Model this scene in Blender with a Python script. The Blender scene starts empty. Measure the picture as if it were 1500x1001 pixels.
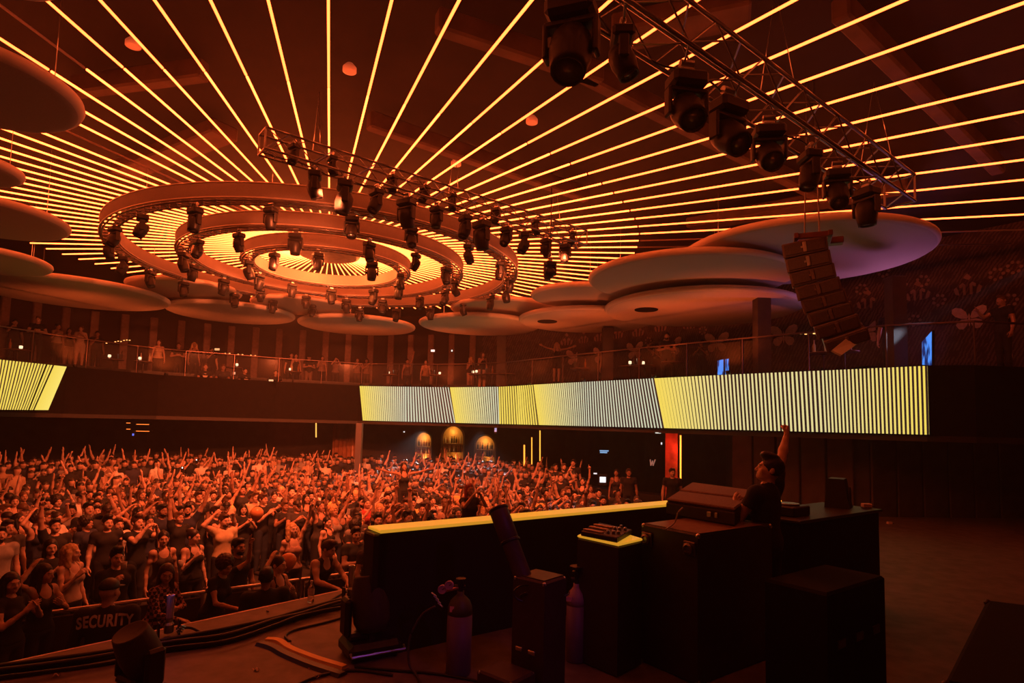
import bpy, bmesh, math, random
import numpy as np
from mathutils import Vector, Matrix
rnd = random.Random(7)
S = bpy.context.scene
COL = S.collection
PI = math.pi
CZ = 3.55                                  # eye height above the dance floor; every z below is relative to the eye unless said otherwise
FLOOR, STAGE = -3.55, -1.97
# ------------------------------------------------------------------ camera
FPX, PITCH, ROLL, SHY = 870.7, math.radians(4.3), math.radians(1.44), 55.8
_cp, _sp, _c, _s = math.cos(PITCH), math.sin(PITCH), math.cos(ROLL), math.sin(ROLL)
cF = np.array([0, _cp, _sp]); _U0 = np.array([0, -_sp, _cp]); _R0 = np.array([1.0, 0, 0])
cR = _c * _R0 + _s * _U0; cU = -_s * _R0 + _c * _U0
camd = bpy.data.cameras.new('camera'); cam = bpy.data.objects.new('camera', camd); COL.objects.link(cam)
camd.sensor_width = 36; camd.lens = FPX / 1500 * 36; camd.shift_y = SHY / 1500; camd.clip_start = .05; camd.clip_end = 200
cam.matrix_world = Matrix(((cR[0], cU[0], -cF[0], 0), (cR[1], cU[1], -cF[1], 0), (cR[2], cU[2], -cF[2], CZ), (0, 0, 0, 1)))
S.camera = cam
def ray(x, y): return cF + cR * (x - 750) / FPX + cU * (500.5 + SHY - y) / FPX
def pz(x, y, z):                            # point of the photograph's pixel on the horizontal plane z
    r = ray(x, y); return Vector(r * z / r[2])
def pd(x, y, d):                            # ... at depth d
    r = ray(x, y); return Vector(r * d / r[1])
def W(p): return Vector((p[0], p[1], p[2] + CZ))
def topx(p):
    P = np.array([p[0], p[1], p[2]], float); d = P @ cF
    return 750 + FPX * (P @ cR) / d, 500.5 + SHY - FPX * (P @ cU) / d
# ------------------------------------------------------------------ world: faint smoke-machine haze, exposure
HAZE = 0.0028
w = bpy.data.worlds.new('world'); S.world = w; w.use_nodes = True
nt = w.node_tree; nt.nodes['Background'].inputs['Color'].default_value = (.0, .0, .0, 1); nt.nodes['Background'].inputs['Strength'].default_value = 0
vs = nt.nodes.new('ShaderNodeVolumeScatter'); vs.inputs['Density'].default_value = HAZE; vs.inputs['Anisotropy'].default_value = .35
vs.inputs['Color'].default_value = (1, .95, .9, 1)
nt.links.new(vs.outputs[0], nt.nodes['World Output'].inputs['Volume'])
S.view_settings.view_transform = 'Standard'; S.view_settings.look = 'None'; S.view_settings.gamma = 1; S.view_settings.exposure = 0.0
S.view_settings.use_curve_mapping = False
S.cycles.max_bounces = 5; S.cycles.diffuse_bounces = 3; S.cycles.glossy_bounces = 2; S.cycles.transmission_bounces = 4; S.cycles.volume_bounces = 0
S.cycles.transparent_max_bounces = 6
S.cycles.sample_clamp_indirect = 4.0; S.cycles.use_denoising = True; S.cycles.caustics_reflective = False; S.cycles.caustics_refractive = False
# ------------------------------------------------------------------ materials
_m = {}
def mat(name, col=(.5, .5, .5), rough=.6, metal=0, emit=None, es=0, noise=0, nscale=20, bump=0, spec=.5, objcol=False, alpha=1, trans=0):
    if name in _m: return _m[name]
    m = bpy.data.materials.new(name); m.use_nodes = True; _m[name] = m
    n = m.node_tree; b = n.nodes['Principled BSDF']
    b.inputs['Base Color'].default_value = (*col, 1); b.inputs['Roughness'].default_value = rough; b.inputs['Metallic'].default_value = metal
    b.inputs['Specular IOR Level'].default_value = spec
    if trans: b.inputs['Transmission Weight'].default_value = trans
    if alpha < 1: b.inputs['Alpha'].default_value = alpha
    if emit: b.inputs['Emission Color'].default_value = (*emit, 1); b.inputs['Emission Strength'].default_value = es
    src = None
    if objcol:
        oi = n.nodes.new('ShaderNodeObjectInfo'); src = oi.outputs['Color']
    if noise or bump:
        tc = n.nodes.new('ShaderNodeTexCoord'); nz = n.nodes.new('ShaderNodeTexNoise'); nz.inputs['Scale'].default_value = nscale; nz.inputs['Detail'].default_value = 4
        n.links.new(tc.outputs['Object'], nz.inputs['Vector'])
        if noise:
            mp = n.nodes.new('ShaderNodeMapRange'); mp.inputs['From Min'].default_value = .25; mp.inputs['From Max'].default_value = .75
            mp.inputs['To Min'].default_value = 1 - noise; mp.inputs['To Max'].default_value = 1 + noise
            n.links.new(nz.outputs['Fac'], mp.inputs['Value'])
            mx = n.nodes.new('ShaderNodeMix'); mx.data_type = 'RGBA'; mx.blend_type = 'MULTIPLY'; mx.inputs[0].default_value = 1
            if src: n.links.new(src, mx.inputs[6])
            else: mx.inputs[6].default_value = (*col, 1)
            n.links.new(mp.outputs[0], mx.inputs[7]); src = mx.outputs[2]
        if bump:
            bp = n.nodes.new('ShaderNodeBump'); bp.inputs['Strength'].default_value = bump; bp.inputs['Distance'].default_value = .02
            n.links.new(nz.outputs['Fac'], bp.inputs['Height']); n.links.new(bp.outputs[0], b.inputs['Normal'])
    if src: n.links.new(src, b.inputs['Base Color'])
    return m
LED = (1.0, .102, .019)                    # amber light: its core burns out to yellow, what it lights goes orange-red
M_TUBE = mat('amber_tube', (.8, .7, .6), emit=LED, es=11)
M_TUBE2 = mat('amber_tube_outer', (.8, .7, .6), emit=LED, es=8)
M_TUBE_OFF = mat('unlit_tube', (.65, .5, .45), .4)
M_DISC = mat('fabric_disc', (.62, .55, .5), .9, noise=.10, nscale=60)
M_DISC_RIM = mat('disc_edge', (.78, .7, .62), .6)
M_BAND = mat('ring_band_fabric', (.26, .23, .21), .8, noise=.08, nscale=40)
M_TRIM = mat('ring_trim', (.6, .54, .48), .35, .4)
M_TRUSS = mat('truss_metal', (.28, .27, .28), .35, .9)
M_BLACK = mat('black_plastic', (.013, .012, .013), .45)
M_BLACK_MATT = mat('black_paint', (.008, .008, .008), .9, noise=.2, nscale=9, spec=.15)
M_CEIL = mat('dark_ceiling', (.013, .009, .008), .9, noise=.45, nscale=1.3)
M_JOIST = mat('ceiling_joist', (.085, .055, .05), .8, noise=.4, nscale=3)
M_LENS = mat('lens_glass', (.3, .3, .33), .12, .6)
M_STEEL = mat('brushed_steel', (.6, .6, .6), .3, 1)
M_WALL = mat('dark_wall', (.05, .04, .038), .8, noise=.35, nscale=2.5)
M_FASCIA = mat('fascia_panel', (.009, .006, .005), .7, spec=.12, noise=.35, nscale=5)
M_FLOOR = mat('dance_floor', (.05, .045, .04), .5, noise=.3, nscale=4)
M_STAGE = mat('stage_deck', (.15, .115, .1), .62, noise=.35, nscale=6, bump=.15)
M_GLASS = mat('smoked_glass', (.3, .27, .25), .12, spec=.3, alpha=.05)
# ------------------------------------------------------------------ mesh helpers
def mesh(name, v, f, m=None, smooth=False):
    me = bpy.data.meshes.new(name); me.from_pydata([tuple(p) for p in v], [], f); me.update()
    for x in (m if isinstance(m, (list, tuple)) else [m]):
        if x: me.materials.append(x)
    if smooth: me.polygons.foreach_set('use_smooth', [True] * len(me.polygons))
    return me
def link(name, me, parent=None, loc=(0, 0, 0), rot=None, scale=None):
    o = bpy.data.objects.new(name, me); COL.objects.link(o)
    o.location = loc
    if rot is not None: o.rotation_euler = rot
    if scale is not None: o.scale = scale
    if parent: o.parent = parent
    return o
def tag(o, label=None, cat=None, group=None, kind=None):
    if label: o['label'] = label
    if cat: o['category'] = cat
    if group: o['group'] = group
    if kind: o['kind'] = kind
    return o
def thing(name, label, cat, loc=(0, 0, 0), rz=0, group=None):
    o = link(name, None, loc=loc, rot=(0, 0, rz)); o.empty_display_size = .1
    return tag(o, label, cat, group)
class MB:                                   # collects shapes into one mesh
    def __init__(s): s.v = []; s.f = []; s.mi = []
    def add(s, v, f, mi=0):
        k = len(s.v); s.v += [tuple(p) for p in v]; s.f += [tuple(i + k for i in q) for q in f]; s.mi += [mi] * len(f); return s
    def box(s, c, d, b=.01, mat3=None, mi=0):
        v, f = chamfer(d[0], d[1], d[2], min(b, min(d) * .4))
        M = mat3 or Matrix.Identity(3)
        return s.add([M @ Vector(p) + Vector(c) for p in v], f, mi)
    def tube(s, p, q, r, r2=None, n=8, caps=True, mi=0):
        v, f = cone(Vector(p), Vector(q), r, r if r2 is None else r2, n, caps); return s.add(v, f, mi)
    def path(s, pts, r, n=6, mi=0):
        v, f = sweep(pts, r, n); return s.add(v, f, mi)
    def lathe(s, prof, n=20, M=None, mi=0):
        v, f = lathe(prof, n)
        if M: v = [M @ Vector(p) for p in v]
        return s.add(v, f, mi)
    def build(s, name, m, parent=None, loc=(0, 0, 0), rot=None, smooth=False):
        me = mesh(name, s.v, s.f, m, smooth)
        if isinstance(m, (list, tuple)): me.polygons.foreach_set('material_index', s.mi)
        return link(name, me, parent, loc, rot)
def chamfer(x, y, z, b):
    x, y, z = x / 2, y / 2, z / 2
    v = []; idx = {}
    for sx in (-1, 1):
        for sy in (-1, 1):
            for sz in (-1, 1):
                for a in range(3):
                    idx[(sx, sy, sz, a)] = len(v)
                    p = [sx * (x - b), sy * (y - b), sz * (z - b)]; p[a] = (sx, sy, sz)[a] * (x, y, z)[a]; v.append(tuple(p))
    f = []
    g = lambda sx, sy, sz, a: idx[(sx, sy, sz, a)]
    for s_ in (-1, 1):
        q = [g(s_, -1, -1, 0), g(s_, 1, -1, 0), g(s_, 1, 1, 0), g(s_, -1, 1, 0)]; f.append(q if s_ > 0 else q[::-1])
        q = [g(-1, s_, -1, 1), g(-1, s_, 1, 1), g(1, s_, 1, 1), g(1, s_, -1, 1)]; f.append(q if s_ > 0 else q[::-1])
        q = [g(-1, -1, s_, 2), g(1, -1, s_, 2), g(1, 1, s_, 2), g(-1, 1, s_, 2)]; f.append(q if s_ > 0 else q[::-1])
    for a, bx in ((0, 1), (0, 2), (1, 2)):
        c = 3 - a - bx
        for sa in (-1, 1):
            for sb in (-1, 1):
                def k(sc, ax):
                    t = [0, 0, 0]; t[a] = sa; t[bx] = sb; t[c] = sc; return g(*t, ax)
                f.append([k(-1, a), k(-1, bx), k(1, bx), k(1, a)])
    for sx in (-1, 1):
        for sy in (-1, 1):
            for sz in (-1, 1): f.append([g(sx, sy, sz, 0), g(sx, sy, sz, 1), g(sx, sy, sz, 2)])
    # fix winding by outward direction
    out = []
    for q in f:
        a_, b_, c_ = (Vector(v[q[0]]), Vector(v[q[1]]), Vector(v[q[2]]))
        nrm = (b_ - a_).cross(c_ - a_); cen = sum((Vector(v[i]) for i in q), Vector()) / len(q)
        out.append(tuple(q) if nrm.dot(cen) > 0 else tuple(q[::-1]))
    return v, out
def frame(d):
    d = d.normalized(); u = Vector((0, 0, 1)) if abs(d.z) < .95 else Vector((1, 0, 0))
    x = d.cross(u).normalized(); y = d.cross(x).normalized(); return x, y, d
def cone(p, q, r, r2, n=8, caps=True):
    x, y, d = frame(q - p)
    v = []
    for k in range(n):
        a = 2 * PI * k / n; e = x * math.cos(a) + y * math.sin(a); v += [p + e * r, q + e * r2]
    f = [(2 * k, 2 * k + 1, (2 * k + 3) % (2 * n), (2 * k + 2) % (2 * n)) for k in range(n)]
    if caps: f += [tuple(2 * k for k in range(n)), tuple(2 * k + 1 for k in range(n))[::-1]]
    return v, f
def sweep(pts, r, n=6):
    pts = [Vector(p) for p in pts]; v = []; f = []
    rr = r if isinstance(r, (list, tuple)) else [r] * len(pts)
    for i, p in enumerate(pts):
        d = (pts[min(i + 1, len(pts) - 1)] - pts[max(i - 1, 0)]); x, y, _ = frame(d)
        for k in range(n):
            a = 2 * PI * k / n; v.append(p + (x * math.cos(a) + y * math.sin(a)) * rr[i])
    for i in range(len(pts) - 1):
        for k in range(n): f.append((i * n + k, (i + 1) * n + k, (i + 1) * n + (k + 1) % n, i * n + (k + 1) % n))
    f += [tuple(range(n)), tuple(range((len(pts) - 1) * n, len(pts) * n))[::-1]]
    return v, f
def lathe(prof, n=20):                      # prof: (r, z) from bottom to top
    v = []; f = []
    for r, z in prof:
        for k in range(n): v.append((r * math.cos(2 * PI * k / n), r * math.sin(2 * PI * k / n), z))
    for i in range(len(prof) - 1):
        for k in range(n): f.append((i * n + k, i * n + (k + 1) % n, (i + 1) * n + (k + 1) % n, (i + 1) * n + k))
    f += [tuple(range(n))[::-1], tuple(range((len(prof) - 1) * n, len(prof) * n))]
    return v, f
def smoothpath(pts, n=8):                   # Catmull-Rom
    P = [Vector(p) for p in pts]; P = [P[0] * 2 - P[1]] + P + [P[-1] * 2 - P[-2]]; o = []
    for i in range(1, len(P) - 2):
        for k in range(n):
            t = k / n; a, b, c, d = P[i - 1], P[i], P[i + 1], P[i + 2]
            o.append(.5 * ((2 * b) + (c - a) * t + (2 * a - 5 * b + 4 * c - d) * t * t + (3 * b - a - 3 * c + d) * t ** 3))
    return o + [P[-2]]
def prism(name, foot, z0, z1, m, parent=None, b=.012):   # bevelled block on a footprint given counter-clockwise
    foot = [Vector((p[0], p[1], 0)) for p in foot]; n = len(foot)
    if sum(foot[i].x * foot[(i + 1) % n].y - foot[(i + 1) % n].x * foot[i].y for i in range(n)) < 0: foot = foot[::-1]
    c = sum(foot, Vector()) / n
    ins = [p + (c - p).normalized() * b * 1.4 for p in foot]
    rings = [[(p.x, p.y, z0) for p in ins], [(p.x, p.y, z0 + b) for p in foot], [(p.x, p.y, z1 - b) for p in foot], [(p.x, p.y, z1) for p in ins]]
    v = sum(rings, []); f = [tuple(range(n))[::-1], tuple(range(3 * n, 4 * n))]
    for r in range(3):
        for i in range(n): f.append((r * n + i, r * n + (i + 1) % n, (r + 1) * n + (i + 1) % n, (r + 1) * n + i))
    return link(name, mesh(name, v, f, m), parent)
_unit = {}
def rod(name, p, q, r, m, parent, n=6):     # a bar sharing one unit mesh
    key = (m.name, n)
    if key not in _unit:
        v, f = cone(Vector((0, 0, 0)), Vector((0, 0, 1)), 1, 1, n); _unit[key] = mesh('bar', v, f, m, False)
    p, q = Vector(p), Vector(q); o = bpy.data.objects.new(name, _unit[key]); COL.objects.link(o)
    o.rotation_mode = 'QUATERNION'; o.rotation_quaternion = Vector((0, 0, 1)).rotation_difference(q - p); o.location = p; o.scale = (r, r, (q - p).length)
    if parent: o.parent = parent
    return o
def copy_tree(o, parent=None):
    c = o.copy(); COL.objects.link(c)
    if parent: c.parent = parent; c.matrix_parent_inverse = o.matrix_parent_inverse
    for ch in o.children: copy_tree(ch, c)
    return c
ORD = ['zeroth', 'first', 'second', 'third', 'fourth', 'fifth', 'sixth', 'seventh', 'eighth', 'ninth', 'tenth', 'eleventh', 'twelfth', 'thirteenth', 'fourteenth', 'fifteenth', 'sixteenth', 'seventeenth', 'eighteenth', 'nineteenth', 'twentieth']
def ordw(n):
    if n < 21: return ORD[n]
    t = {2: 'twenty', 3: 'thirty', 4: 'forty', 5: 'fifty'}[n // 10]
    return (t[:-1] + 'ieth') if n % 10 == 0 else t + '-' + ORD[n % 10]
def lamp(name, kind, loc, energy, col, target=None, size=.2, spot=None, blend=.5, sy=None):
    l = bpy.data.lights.new(name, kind); l.energy = energy; l.color = col
    o = bpy.data.objects.new(name, l); COL.objects.link(o); o.location = loc
    if kind == 'AREA': l.size = size; l.shape = 'RECTANGLE' if sy else 'SQUARE'; l.size_y = sy or size
    else: l.shadow_soft_size = size
    if kind == 'SPOT': l.spot_size = math.radians(spot or 50); l.spot_blend = blend
    if target is not None: o.rotation_mode = 'QUATERNION'; o.rotation_quaternion = (Vector(target) - Vector(loc)).to_track_quat('-Z', 'Y')
    return o
# ------------------------------------------------------------------ lamps: some belong to the room, others are added as fill
AMB = (1.0, .145, .04)
lamp('crowd_fill', 'SPOT', W((-3.0, 9.2, 3.6)), 3900, AMB, W((-7, 15, -2)), .15, 110, 1)  # three added spots that brighten the crowd
lamp('crowd_fill', 'SPOT', W((1.0, 12.3, 3.6)), 3300, AMB, W((-2, 19, -2)), .15, 110, 1)
lamp('crowd_fill', 'SPOT', W((-5.0, 13.5, 3.7)), 4000, AMB, W((-8, 21, -2)), .15, 120, 1)
lamp('dj_light', 'SPOT', W((1.1, 12.3, 3.6)), 300, (1, .13, .04), W((2.5, 5.6, -.4)), .12, 24, .6)
lamp('violet_light', 'SPOT', W((10.4, 14.4, 1.9)), 230, (.52, .16, .40), W((7.4, 13.4, 3.95)), .5, 110, 1)
lamp('violet_light', 'SPOT', W((1.6, 2.2, .8)), 22, (.45, .10, .6), W((-.1, 4.9, -1.6)), .1, 34, .8)
lamp('array_fill', 'SPOT', W((1.2, 6.6, 3.3)), 130, (1, .2, .06), W((4.3, 8.6, 1.6)), .08, 36, .6)  # added spot that brightens the hanging speakers
lamp('bar_white_light', 'SPOT', W((-3.6, 24.6, -.3)), 750, (.95, .95, 1), W((-3.9, 22.2, -2.2)), .1, 62, .8)
lamp('bar_white_light', 'SPOT', W((-1.2, 23.6, -.3)), 420, (.85, .9, 1), W((-1.0, 21.2, -2.2)), .1, 62, .8)
lamp('beam_light', 'SPOT', W((11.9, 11.6, 4.2)), 3500, (.5, .62, .8), W((8.4, 12.6, 2.2)), .03, 5, .5)
for k in range(6):                          # added point lamps round the hub, put in to brighten the rings
    a = k * PI / 3
    lamp('hub_lamp', 'POINT', W((-1.094 * 4.6 + 1.35 * math.cos(a), 3.435 * 4.6 + 1.35 * math.sin(a), 4.3)), 50, (1, .17, .035), size=.08)
UPL = [(-13.2, 17.9), (-11.9, 20.4), (-8.9, 22.3), (-6.0, 23.6), (-2.6, 23.1), (.6, 20.3), (2.2, 18.3), (3.9, 16.3), (5.4, 14.8)]
for x, y in UPL: lamp('upfill', 'SPOT', W((x, y, 1.55)), 80, (1, .125, .022), W((x * 1.05, y * 1.05, 3.6)), .06, 128, .9)  # upward spots put in to brighten the disc undersides
# ================================================================== THE SETTING
def struct(name, o): o['kind'] = 'structure'; return o
def slab(name, poly, z0, z1, m):
    return struct(name, prism(name, poly, z0 + CZ, z1 + CZ, m, b=.005))
ROOM = [(-21, -2.5), (15, -2.5), (15, 31), (-21, 31)]
slab('floor', ROOM, FLOOR - .2, FLOOR, M_FLOOR)
slab('ceiling', ROOM, 5.3, 5.5, M_CEIL)
for nm, p in (('wall_back', [(-21, 31), (15, 31), (15, 31.3), (-21, 31.3)]), ('wall_front', [(-21, -2.8), (15, -2.8), (15, -2.5), (-21, -2.5)]),
              ('wall_left', [(-21.3, -2.5), (-21, -2.5), (-21, 31), (-21.3, 31)]), ('wall_right', [(15, -2.5), (15.3, -2.5), (15.3, 31), (15, 31)])):
    slab(nm, p, FLOOR, 5.3, M_WALL)
FAS = [(-14.2, 10.5), (-14.06, 16.26), (-13.59, 18.09), (-12.35, 20.75), (-9.1, 22.9), (-6.26, 24.3), (-2.44, 23.69), (-.47, 22.6), (.78, 20.9), (2.39, 18.89), (4.05, 16.92), (5.47, 15.3), (7.09, 13.66), (8.49, 12.16), (9.3, 11.9), (12.8, 12.3)]
def offset(poly, d):                        # push a polyline outward, away from the dance floor
    o = []
    for i, p in enumerate(poly):
        a = Vector(poly[max(i - 1, 0)]); b = Vector(poly[min(i + 1, len(poly) - 1)]); t = (b - a).normalized()
        o.append((p[0] - t.y * d, p[1] + t.x * d))
    return o
FAS_O = offset(FAS, .25)
def bandmesh(pa, pb, z0, z1):               # a wall band between two polylines
    n = len(pa); v = []; f = []
    for k, (P, z) in enumerate(((pa, z0), (pa, z1), (pb, z1), (pb, z0))): v += [(x, y, z + CZ) for x, y in P]
    for r in range(4):
        for i in range(n - 1): f.append((r * n + i, r * n + i + 1, ((r + 1) % 4) * n + i + 1, ((r + 1) % 4) * n + i))
    f += [(0, n, 2 * n, 3 * n), (n - 1, 4 * n - 1, 3 * n - 1, 2 * n - 1)]
    return v, f
v, f = bandmesh(FAS, FAS_O, -.02, 1.42)
fascia = struct('trim_1', link('trim_1', mesh('trim_1', v, f, M_FASCIA)))
# panel joints of the dark fascia: cover strips, one mesh each
def onpoly(poly, s):
    for i in range(len(poly) - 1):
        a, b = Vector(poly[i]), Vector(poly[i + 1]); l = (b - a).length
        if s <= l or i == len(poly) - 2: return a + (b - a) * (s / l), (b - a).normalized()
        s -= l
# balcony floor, soffit
WALLB = [(-20.2, 10), (-20.4, 16), (-20.2, 20), (-18.4, 24.6), (-13.5, 28.3), (-6.5, 30.0), (-1.5, 28.8), (2.8, 26.0), (5.2, 22.8), (6.95, 20.3), (8.66, 18.8), (10.4, 17.1), (11.77, 15.17), (13.2, 13.2)]
for nm_, a_, b_, zz in (('floor_1', .25, 1.7, .30), ('floor_4', 1.7, 3.4, 1.32), ('floor_5', 3.4, 7.4, 1.74)):
    v, f = bandmesh(offset(FAS, a_), offset(FAS, b_), -.02, zz); struct(nm_, link(nm_, mesh('balcony_floor', v, f, M_FLOOR)))
v, f = bandmesh(FAS, offset(FAS, 6.6), -.14, -.02); struct('ceiling_1', link('ceiling_1', mesh('balcony_soffit', v, f, mat('soffit', (.035, .028, .026), .6))))
# balcony rear walls: plain dark on the left, printed wallpaper on the right
ML = mat('rear_wall_left', (.04, .026, .023), .8, noise=.3, nscale=1.2)
MP = bpy.data.materials.new('printed_wallpaper'); MP.use_nodes = True
n_ = MP.node_tree; b_ = n_.nodes['Principled BSDF']; b_.inputs['Roughness'].default_value = .7
tc = n_.nodes.new('ShaderNodeTexCoord'); vo = n_.nodes.new('ShaderNodeTexVoronoi'); vo.inputs['Scale'].default_value = 3.4; vo.distance = 'CHEBYCHEV'
wv = n_.nodes.new('ShaderNodeTexWave'); wv.wave_type = 'RINGS'; wv.inputs['Scale'].default_value = 4.5; wv.inputs['Distortion'].default_value = 4; wv.inputs['Detail'].default_value = 3; wv.inputs['Detail Scale'].default_value = 2
ad = n_.nodes.new('ShaderNodeMath'); ad.operation = 'MULTIPLY'; cr = n_.nodes.new('ShaderNodeValToRGB')
cr.color_ramp.elements[0].position = .16; cr.color_ramp.elements[0].color = (.035, .022, .024, 1); cr.color_ramp.elements[1].position = .34; cr.color_ramp.elements[1].color = (.13, .09, .09, 1)
n_.links.new(tc.outputs['Object'], vo.inputs['Vector']); n_.links.new(tc.outputs['Object'], wv.inputs['Vector'])
n_.links.new(vo.outputs['Distance'], ad.inputs[0]); n_.links.new(wv.outputs['Fac'], ad.inputs[1]); n_.links.new(ad.outputs[0], cr.inputs[0]); n_.links.new(cr.outputs[0], b_.inputs['Base Color'])
IL = WALLB[:7]; IR = WALLB[6:]
v, f = bandmesh(IL, offset(IL, .2), 1.32, 5.3); struct('wall_rear_left', link('wall_rear_left', mesh('wall_rear_left', v, f, ML)))
v, f = bandmesh(IR, offset(IR, .2), 1.32, 5.3); wallp = struct('wall_rear_right', link('wall_rear_right', mesh('wall_rear_right', v, f, MP)))
# pilasters along the left rear wall
MPIL = mat('pale_pilaster', (.26, .18, .16), .75, noise=.25, nscale=8)
pil = None
L_left = [Vector(p) for p in IL]
tot = sum((L_left[i + 1] - L_left[i]).length for i in range(len(L_left) - 1))
s_ = 4.9; k = 0
wall_left_obj = bpy.data.objects['wall_rear_left']
while s_ < tot - .3:
    p, t = onpoly(IL, s_); nrm = Vector((t.y, -t.x))
    q = p + nrm * .07
    if pil is None: pil = mesh('pilaster', *chamfer(.30, .16, 3.0, .03), MPIL)
    link('pilaster', pil, wall_left_obj, (q.x, q.y, 2.85 + CZ), (0, 0, math.atan2(t.y, t.x)))
    s_ += 1.08
# butterflies and medallions of the wallpaper, thin raised print
def wing(bm, pts, sx): bm.append([(sx * x, z) for x, z in pts])
UP = [(.03, .03), (.08, .20), (.20, .33), (.36, .38), (.46, .33), (.47, .20), (.38, .08), (.22, .0), (.06, -.02)]
LO = [(.04, -.04), (.2, -.04), (.33, -.10), (.36, -.22), (.28, -.34), (.17, -.36), (.08, -.26), (.03, -.14)]
BODY = [(0, .16), (.022, .08), (.026, -.08), (.012, -.24), (0, -.28), (-.012, -.24), (-.026, -.08), (-.022, .08)]
def flat(polys, th=.012):
    v = []; f = []
    for P in polys:
        k = len(v); n = len(P)
        area = sum(P[i][0] * P[(i + 1) % n][1] - P[(i + 1) % n][0] * P[i][1] for i in range(n))
        if area < 0: P = P[::-1]
        v += [(x, -th, z) for x, z in P] + [(x, 0, z) for x, z in P]
        f.append(tuple(range(k, k + n))); f += [(k + i, k + n + i, k + n + (i + 1) % n, k + (i + 1) % n) for i in range(n)]
    return v, f
MBF = mat('butterfly_print', (.75, .6, .6), .7, noise=.2, nscale=9); MBF2 = mat('medallion_print', (.34, .24, .24), .7)
me_b = mesh('butterfly_print', *flat([UP, LO, [(-x, z) for x, z in UP], [(-x, z) for x, z in LO], BODY]), MBF)
crest = [[(.05, .0), (.05, .3), (.12, .36), (.2, .3), (.2, .22), (.15, .22), (.12, .27), (.11, .0)], [(.2, 0), (.3, .05), (.34, .2), (.27, .26), (.22, .15)], [(.04, .42), (.1, .5), (.0, .62), (-.1, .5)]]
crest += [[(-x, z) for x, z in P] for P in crest[:2]]
me_c = mesh('crest_print', *flat(crest), MBF2)
petal = [[(.05 * math.cos(a) + .17 * math.cos(b), .05 * math.sin(a) + .17 * math.sin(b)) for a in [i * PI / 5 for i in range(10)]] for b in [j * PI / 3.5 for j in range(7)]]
me_p = mesh('rosette_print', *flat(petal), MBF2)
def onwall(px_, py_, z):                     # the wall point seen at that pixel, from the polyline in plan
    r = ray(px_, py_); dirv = Vector((r[0], r[1]))
    for i in range(len(IR) - 1):
        a, b = Vector(IR[i]), Vector(IR[i + 1]); e = b - a
        den = dirv.x * e.y - dirv.y * e.x
        if abs(den) < 1e-6: continue
        s1 = (a.x * e.y - a.y * e.x) / den; u = (a.x * dirv.y - a.y * dirv.x) / den
        if s1 > 0 and -.01 <= u <= 1.01: return Vector((dirv.x * s1, dirv.y * s1, r[2] * s1)), e.normalized()
    return None
def sticker(me, nm, X, Y, scl=1):
    h = onwall(X, Y, 0)
    if not h: return
    p, t = h
    o = link(nm, me, wallp, W((p.x + t.y * .01, p.y - t.x * .01, p.z)), (0, 0, math.atan2(t.y, t.x)), (scl, 1, scl))
for X, Y, sc in ((1420, 466, .8), (1270, 486, .85), (1148, 492, .9), (1050, 502, .9), (985, 508, .9), (930, 514, .9), (880, 520, .9), (842, 524, .9)): sticker(me_b, 'butterfly_print', X, Y, sc)
for X, Y in ((1418, 432), (1345, 440), (1272, 452), (1206, 456), (1148, 462), (1096, 470), (1052, 474), (1010, 482), (968, 486), (935, 493), (905, 496), (878, 500), (855, 503), (830, 506)): sticker(me_c, 'crest_print', X, Y, .9)
for X, Y in ((1486, 392), (1460, 402), (1376, 440), (1352, 412), (1320, 418), (1295, 398), (1262, 424), (1230, 436), (1196, 438), (1168, 444), (1122, 450), (1078, 458), (1030, 484), (1000, 470), (950, 500), (915, 480), (890, 508), (1340, 470), (1480, 440), (1310, 470)): sticker(me_p, 'rosette_print', X, Y, .8)
# balcony pillars
MPL = mat('dark_column', (.07, .05, .045), .6, noise=.25, nscale=6)
for i, (X, w_, d) in enumerate(((1116, .34, 15.2), (1313, .3, 12.9), (890, .36, 20.6), (735, .36, 24.2))):
    p = pd(X, 500, d)
    o = prism('column', [(p.x - w_ / 2, d - w_ / 2), (p.x + w_ / 2, d - w_ / 2), (p.x + w_ / 2, d + w_ / 2), (p.x - w_ / 2, d + w_ / 2)], 1.32 + CZ, (3.45 if i < 3 else 3.6) + CZ, MPL)
    struct('trim', o); o.name = f'trim_{i + 2}'
# wall below the balcony: bar wall in the middle, panelled on the right
BW = [(-20, 21), (-15.5, 25.5), (-9.5, 27.4), (-4.5, 28), (3, 27.5), (5.3, 23.6), (7.0, 19.4), (6.4, 17.2), (8.61, 14.35), (13.5, 14.75)]
v, f = bandmesh(BW, offset(BW, .2), FLOOR, -.02); barw = struct('wall_bar', link('wall_bar', mesh('wall_bar', v, f, M_WALL)))
MPAN = mat('wall_board', (.085, .055, .045), .6, noise=.4, nscale=3)
pan = mesh('panel', *chamfer(.62, .06, 2.6, .02), MPAN)
for a, b in (((6.4, 17.2), (8.61, 14.35)), ((8.61, 14.35), (13.5, 14.75))):
    A, B = Vector(a), Vector(b); L = (B - A).length; t = (B - A).normalized()
    for k in range(int(L / .66)):
        q = A + t * (.33 + k * .66) + Vector((t.y, -t.x)) * .04
        link('panel', pan, barw, (q.x, q.y, -1.36 + CZ), (0, 0, math.atan2(t.y, t.x)))
# raised floor round the dance floor
RIS = [(-13.5, 17.6), (-11.8, 19.8), (-8.6, 21.6), (-5.9, 22.6), (-2.2, 22.2), (.2, 20.4), (2.2, 18.0), (4.2, 15.9)]
v, f = bandmesh(RIS, offset(RIS, 7), FLOOR, FLOOR + .35); struct('floor_2', link('floor_2', mesh('raised_floor', v, f, M_FLOOR)))
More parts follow.
